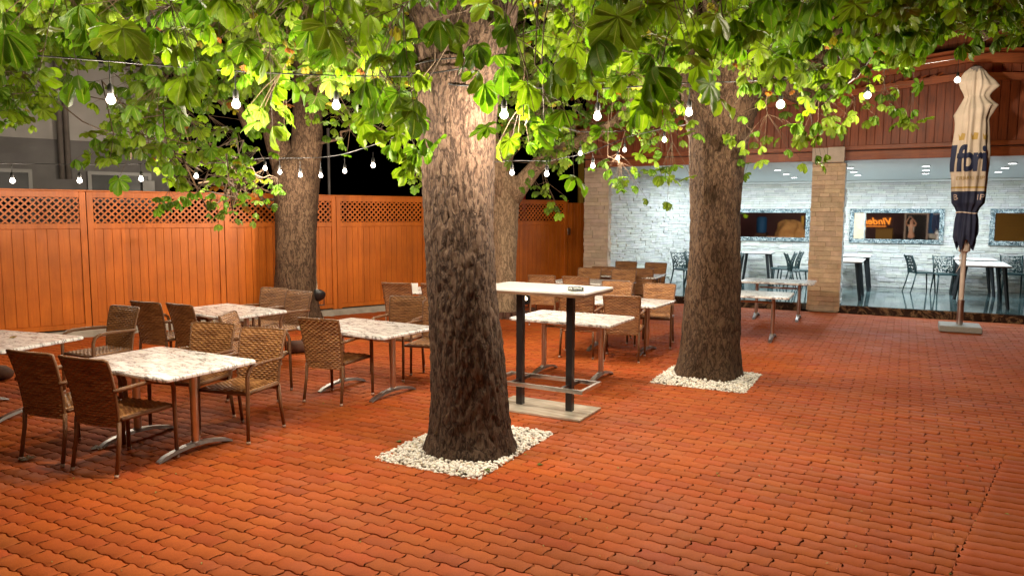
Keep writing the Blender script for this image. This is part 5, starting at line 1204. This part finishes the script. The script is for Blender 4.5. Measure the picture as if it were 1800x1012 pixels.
P = [(0, 0, .95, .13), (0, 0, 1.10, .115), (0, .01, 1.26, .13), (0, .01, 1.40, .11), (0, .01, 1.47, .055), (0, .03, 1.56, .072), (0, .035, 1.65, .085), (0, .02, 1.72, .06),
     (-.09, 0, .86, .10), (-.10, .01, .48, .060), (-.11, -.01, .10, .042), (-.11, .12, .04, .036), (.09, 0, .86, .10), (.10, .01, .48, .060), (.11, -.01, .10, .042), (.11, .12, .04, .036),
     (-.17, .01, 1.41, .052), (-.24, .12, 1.52, .040), (-.10, .22, 1.74, .030), (-.05, .25, 1.81, .028), (.17, .01, 1.41, .052), (.24, .12, 1.52, .040), (.10, .22, 1.74, .030), (.05, .25, 1.81, .028), (0, .115, 1.60, .018)]
Ed = [(0, 1), (1, 2), (2, 3), (3, 4), (4, 5), (5, 6), (6, 7), (0, 8), (8, 9), (9, 10), (10, 11), (0, 12), (12, 13), (13, 14), (14, 15), (3, 16), (16, 17), (17, 18), (18, 19), (3, 20), (20, 21), (21, 22), (22, 23), (5, 24)]
n_ = len(P)
for hx, sg in ((-.05, 1), (.05, -1)):      # five fingers closing on the phone's edges
    hi = 19 if sg > 0 else 23
    for f_ in range(4): P += [(hx+sg*.006, .275, 1.815+.016*f_-.01, .0085), (hx+sg*.018, .297, 1.82+.016*f_-.01, .0075), (hx+sg*.032, .29, 1.822+.016*f_-.01, .0065)]; k = len(P)-3; Ed += [(hi, k), (k, k+1), (k+1, k+2)]
    P += [(hx+sg*.012, .245, 1.80, .010), (hx+sg*.035, .262, 1.815, .008)]; k = len(P)-2; Ed += [(hi, k), (k, k+1)]
skin_body('body', P, Ed, MT['skin'], t, 0)
skin_body('top', [(0, 0, .92, (.15, .115)), (0, 0, 1.10, (.13, .10)), (0, .012, 1.26, (.145, .115)), (0, .012, 1.37, (.135, .10)), (-.12, .01, 1.405, .05), (.12, .01, 1.405, .05)], [(0, 1), (1, 2), (2, 3), (3, 4), (3, 5)], MT['whitecloth'], t, 0)
skin_body('trousers', [(0, 0, .90, (.15, .125)), (-.09, 0, .80, .105), (-.10, .01, .48, .072), (-.11, -.01, .10, .058), (.09, 0, .80, .105), (.10, .01, .48, .072), (.11, -.01, .10, .058)], [(0, 1), (1, 2), (2, 3), (0, 4), (4, 5), (5, 6)], MT['denim'], t, 0)
skin_body('hair', [(0, -.03, 1.58, .075), (0, -.015, 1.68, .098), (0, .01, 1.745, .065)], [(0, 1), (1, 2)], MT['hair'], t, 0)
s = MB()
for x in (-.03, .03): s.lathe([(.002, -.011), (.010, -.004), (.010, .004), (.002, .011)], (x, .118, 1.645), 8)
s.build('eyes', MT['hair'], t, True); s = MB(); s.box((0, .118, 1.575), (.045, .012, .012), 0, .003); s.build('mouth', MT['redpaint'], t)
t2 = thing('phone', 'dark phone held up by the person in the white top', 'phone', (.02, -.42, 0), -BA*.3); s = MB(); s.box((0, .275, 1.835), (.15, .009, .075), 0, .003); s.build('case', MT['black'], t2); s = MB(); s.box((0, .2695, 1.835), (.14, .001, .066)); s.build('screen', MT['darkglass'], t2)
# added off-frame floodlight, brightens the canopy from the camera side
fl_ = flood((-1.9, 1.15, 0), rad(-16), 'added black round floodlight on the paving outside the lower left of the picture', 95, None, -.36)
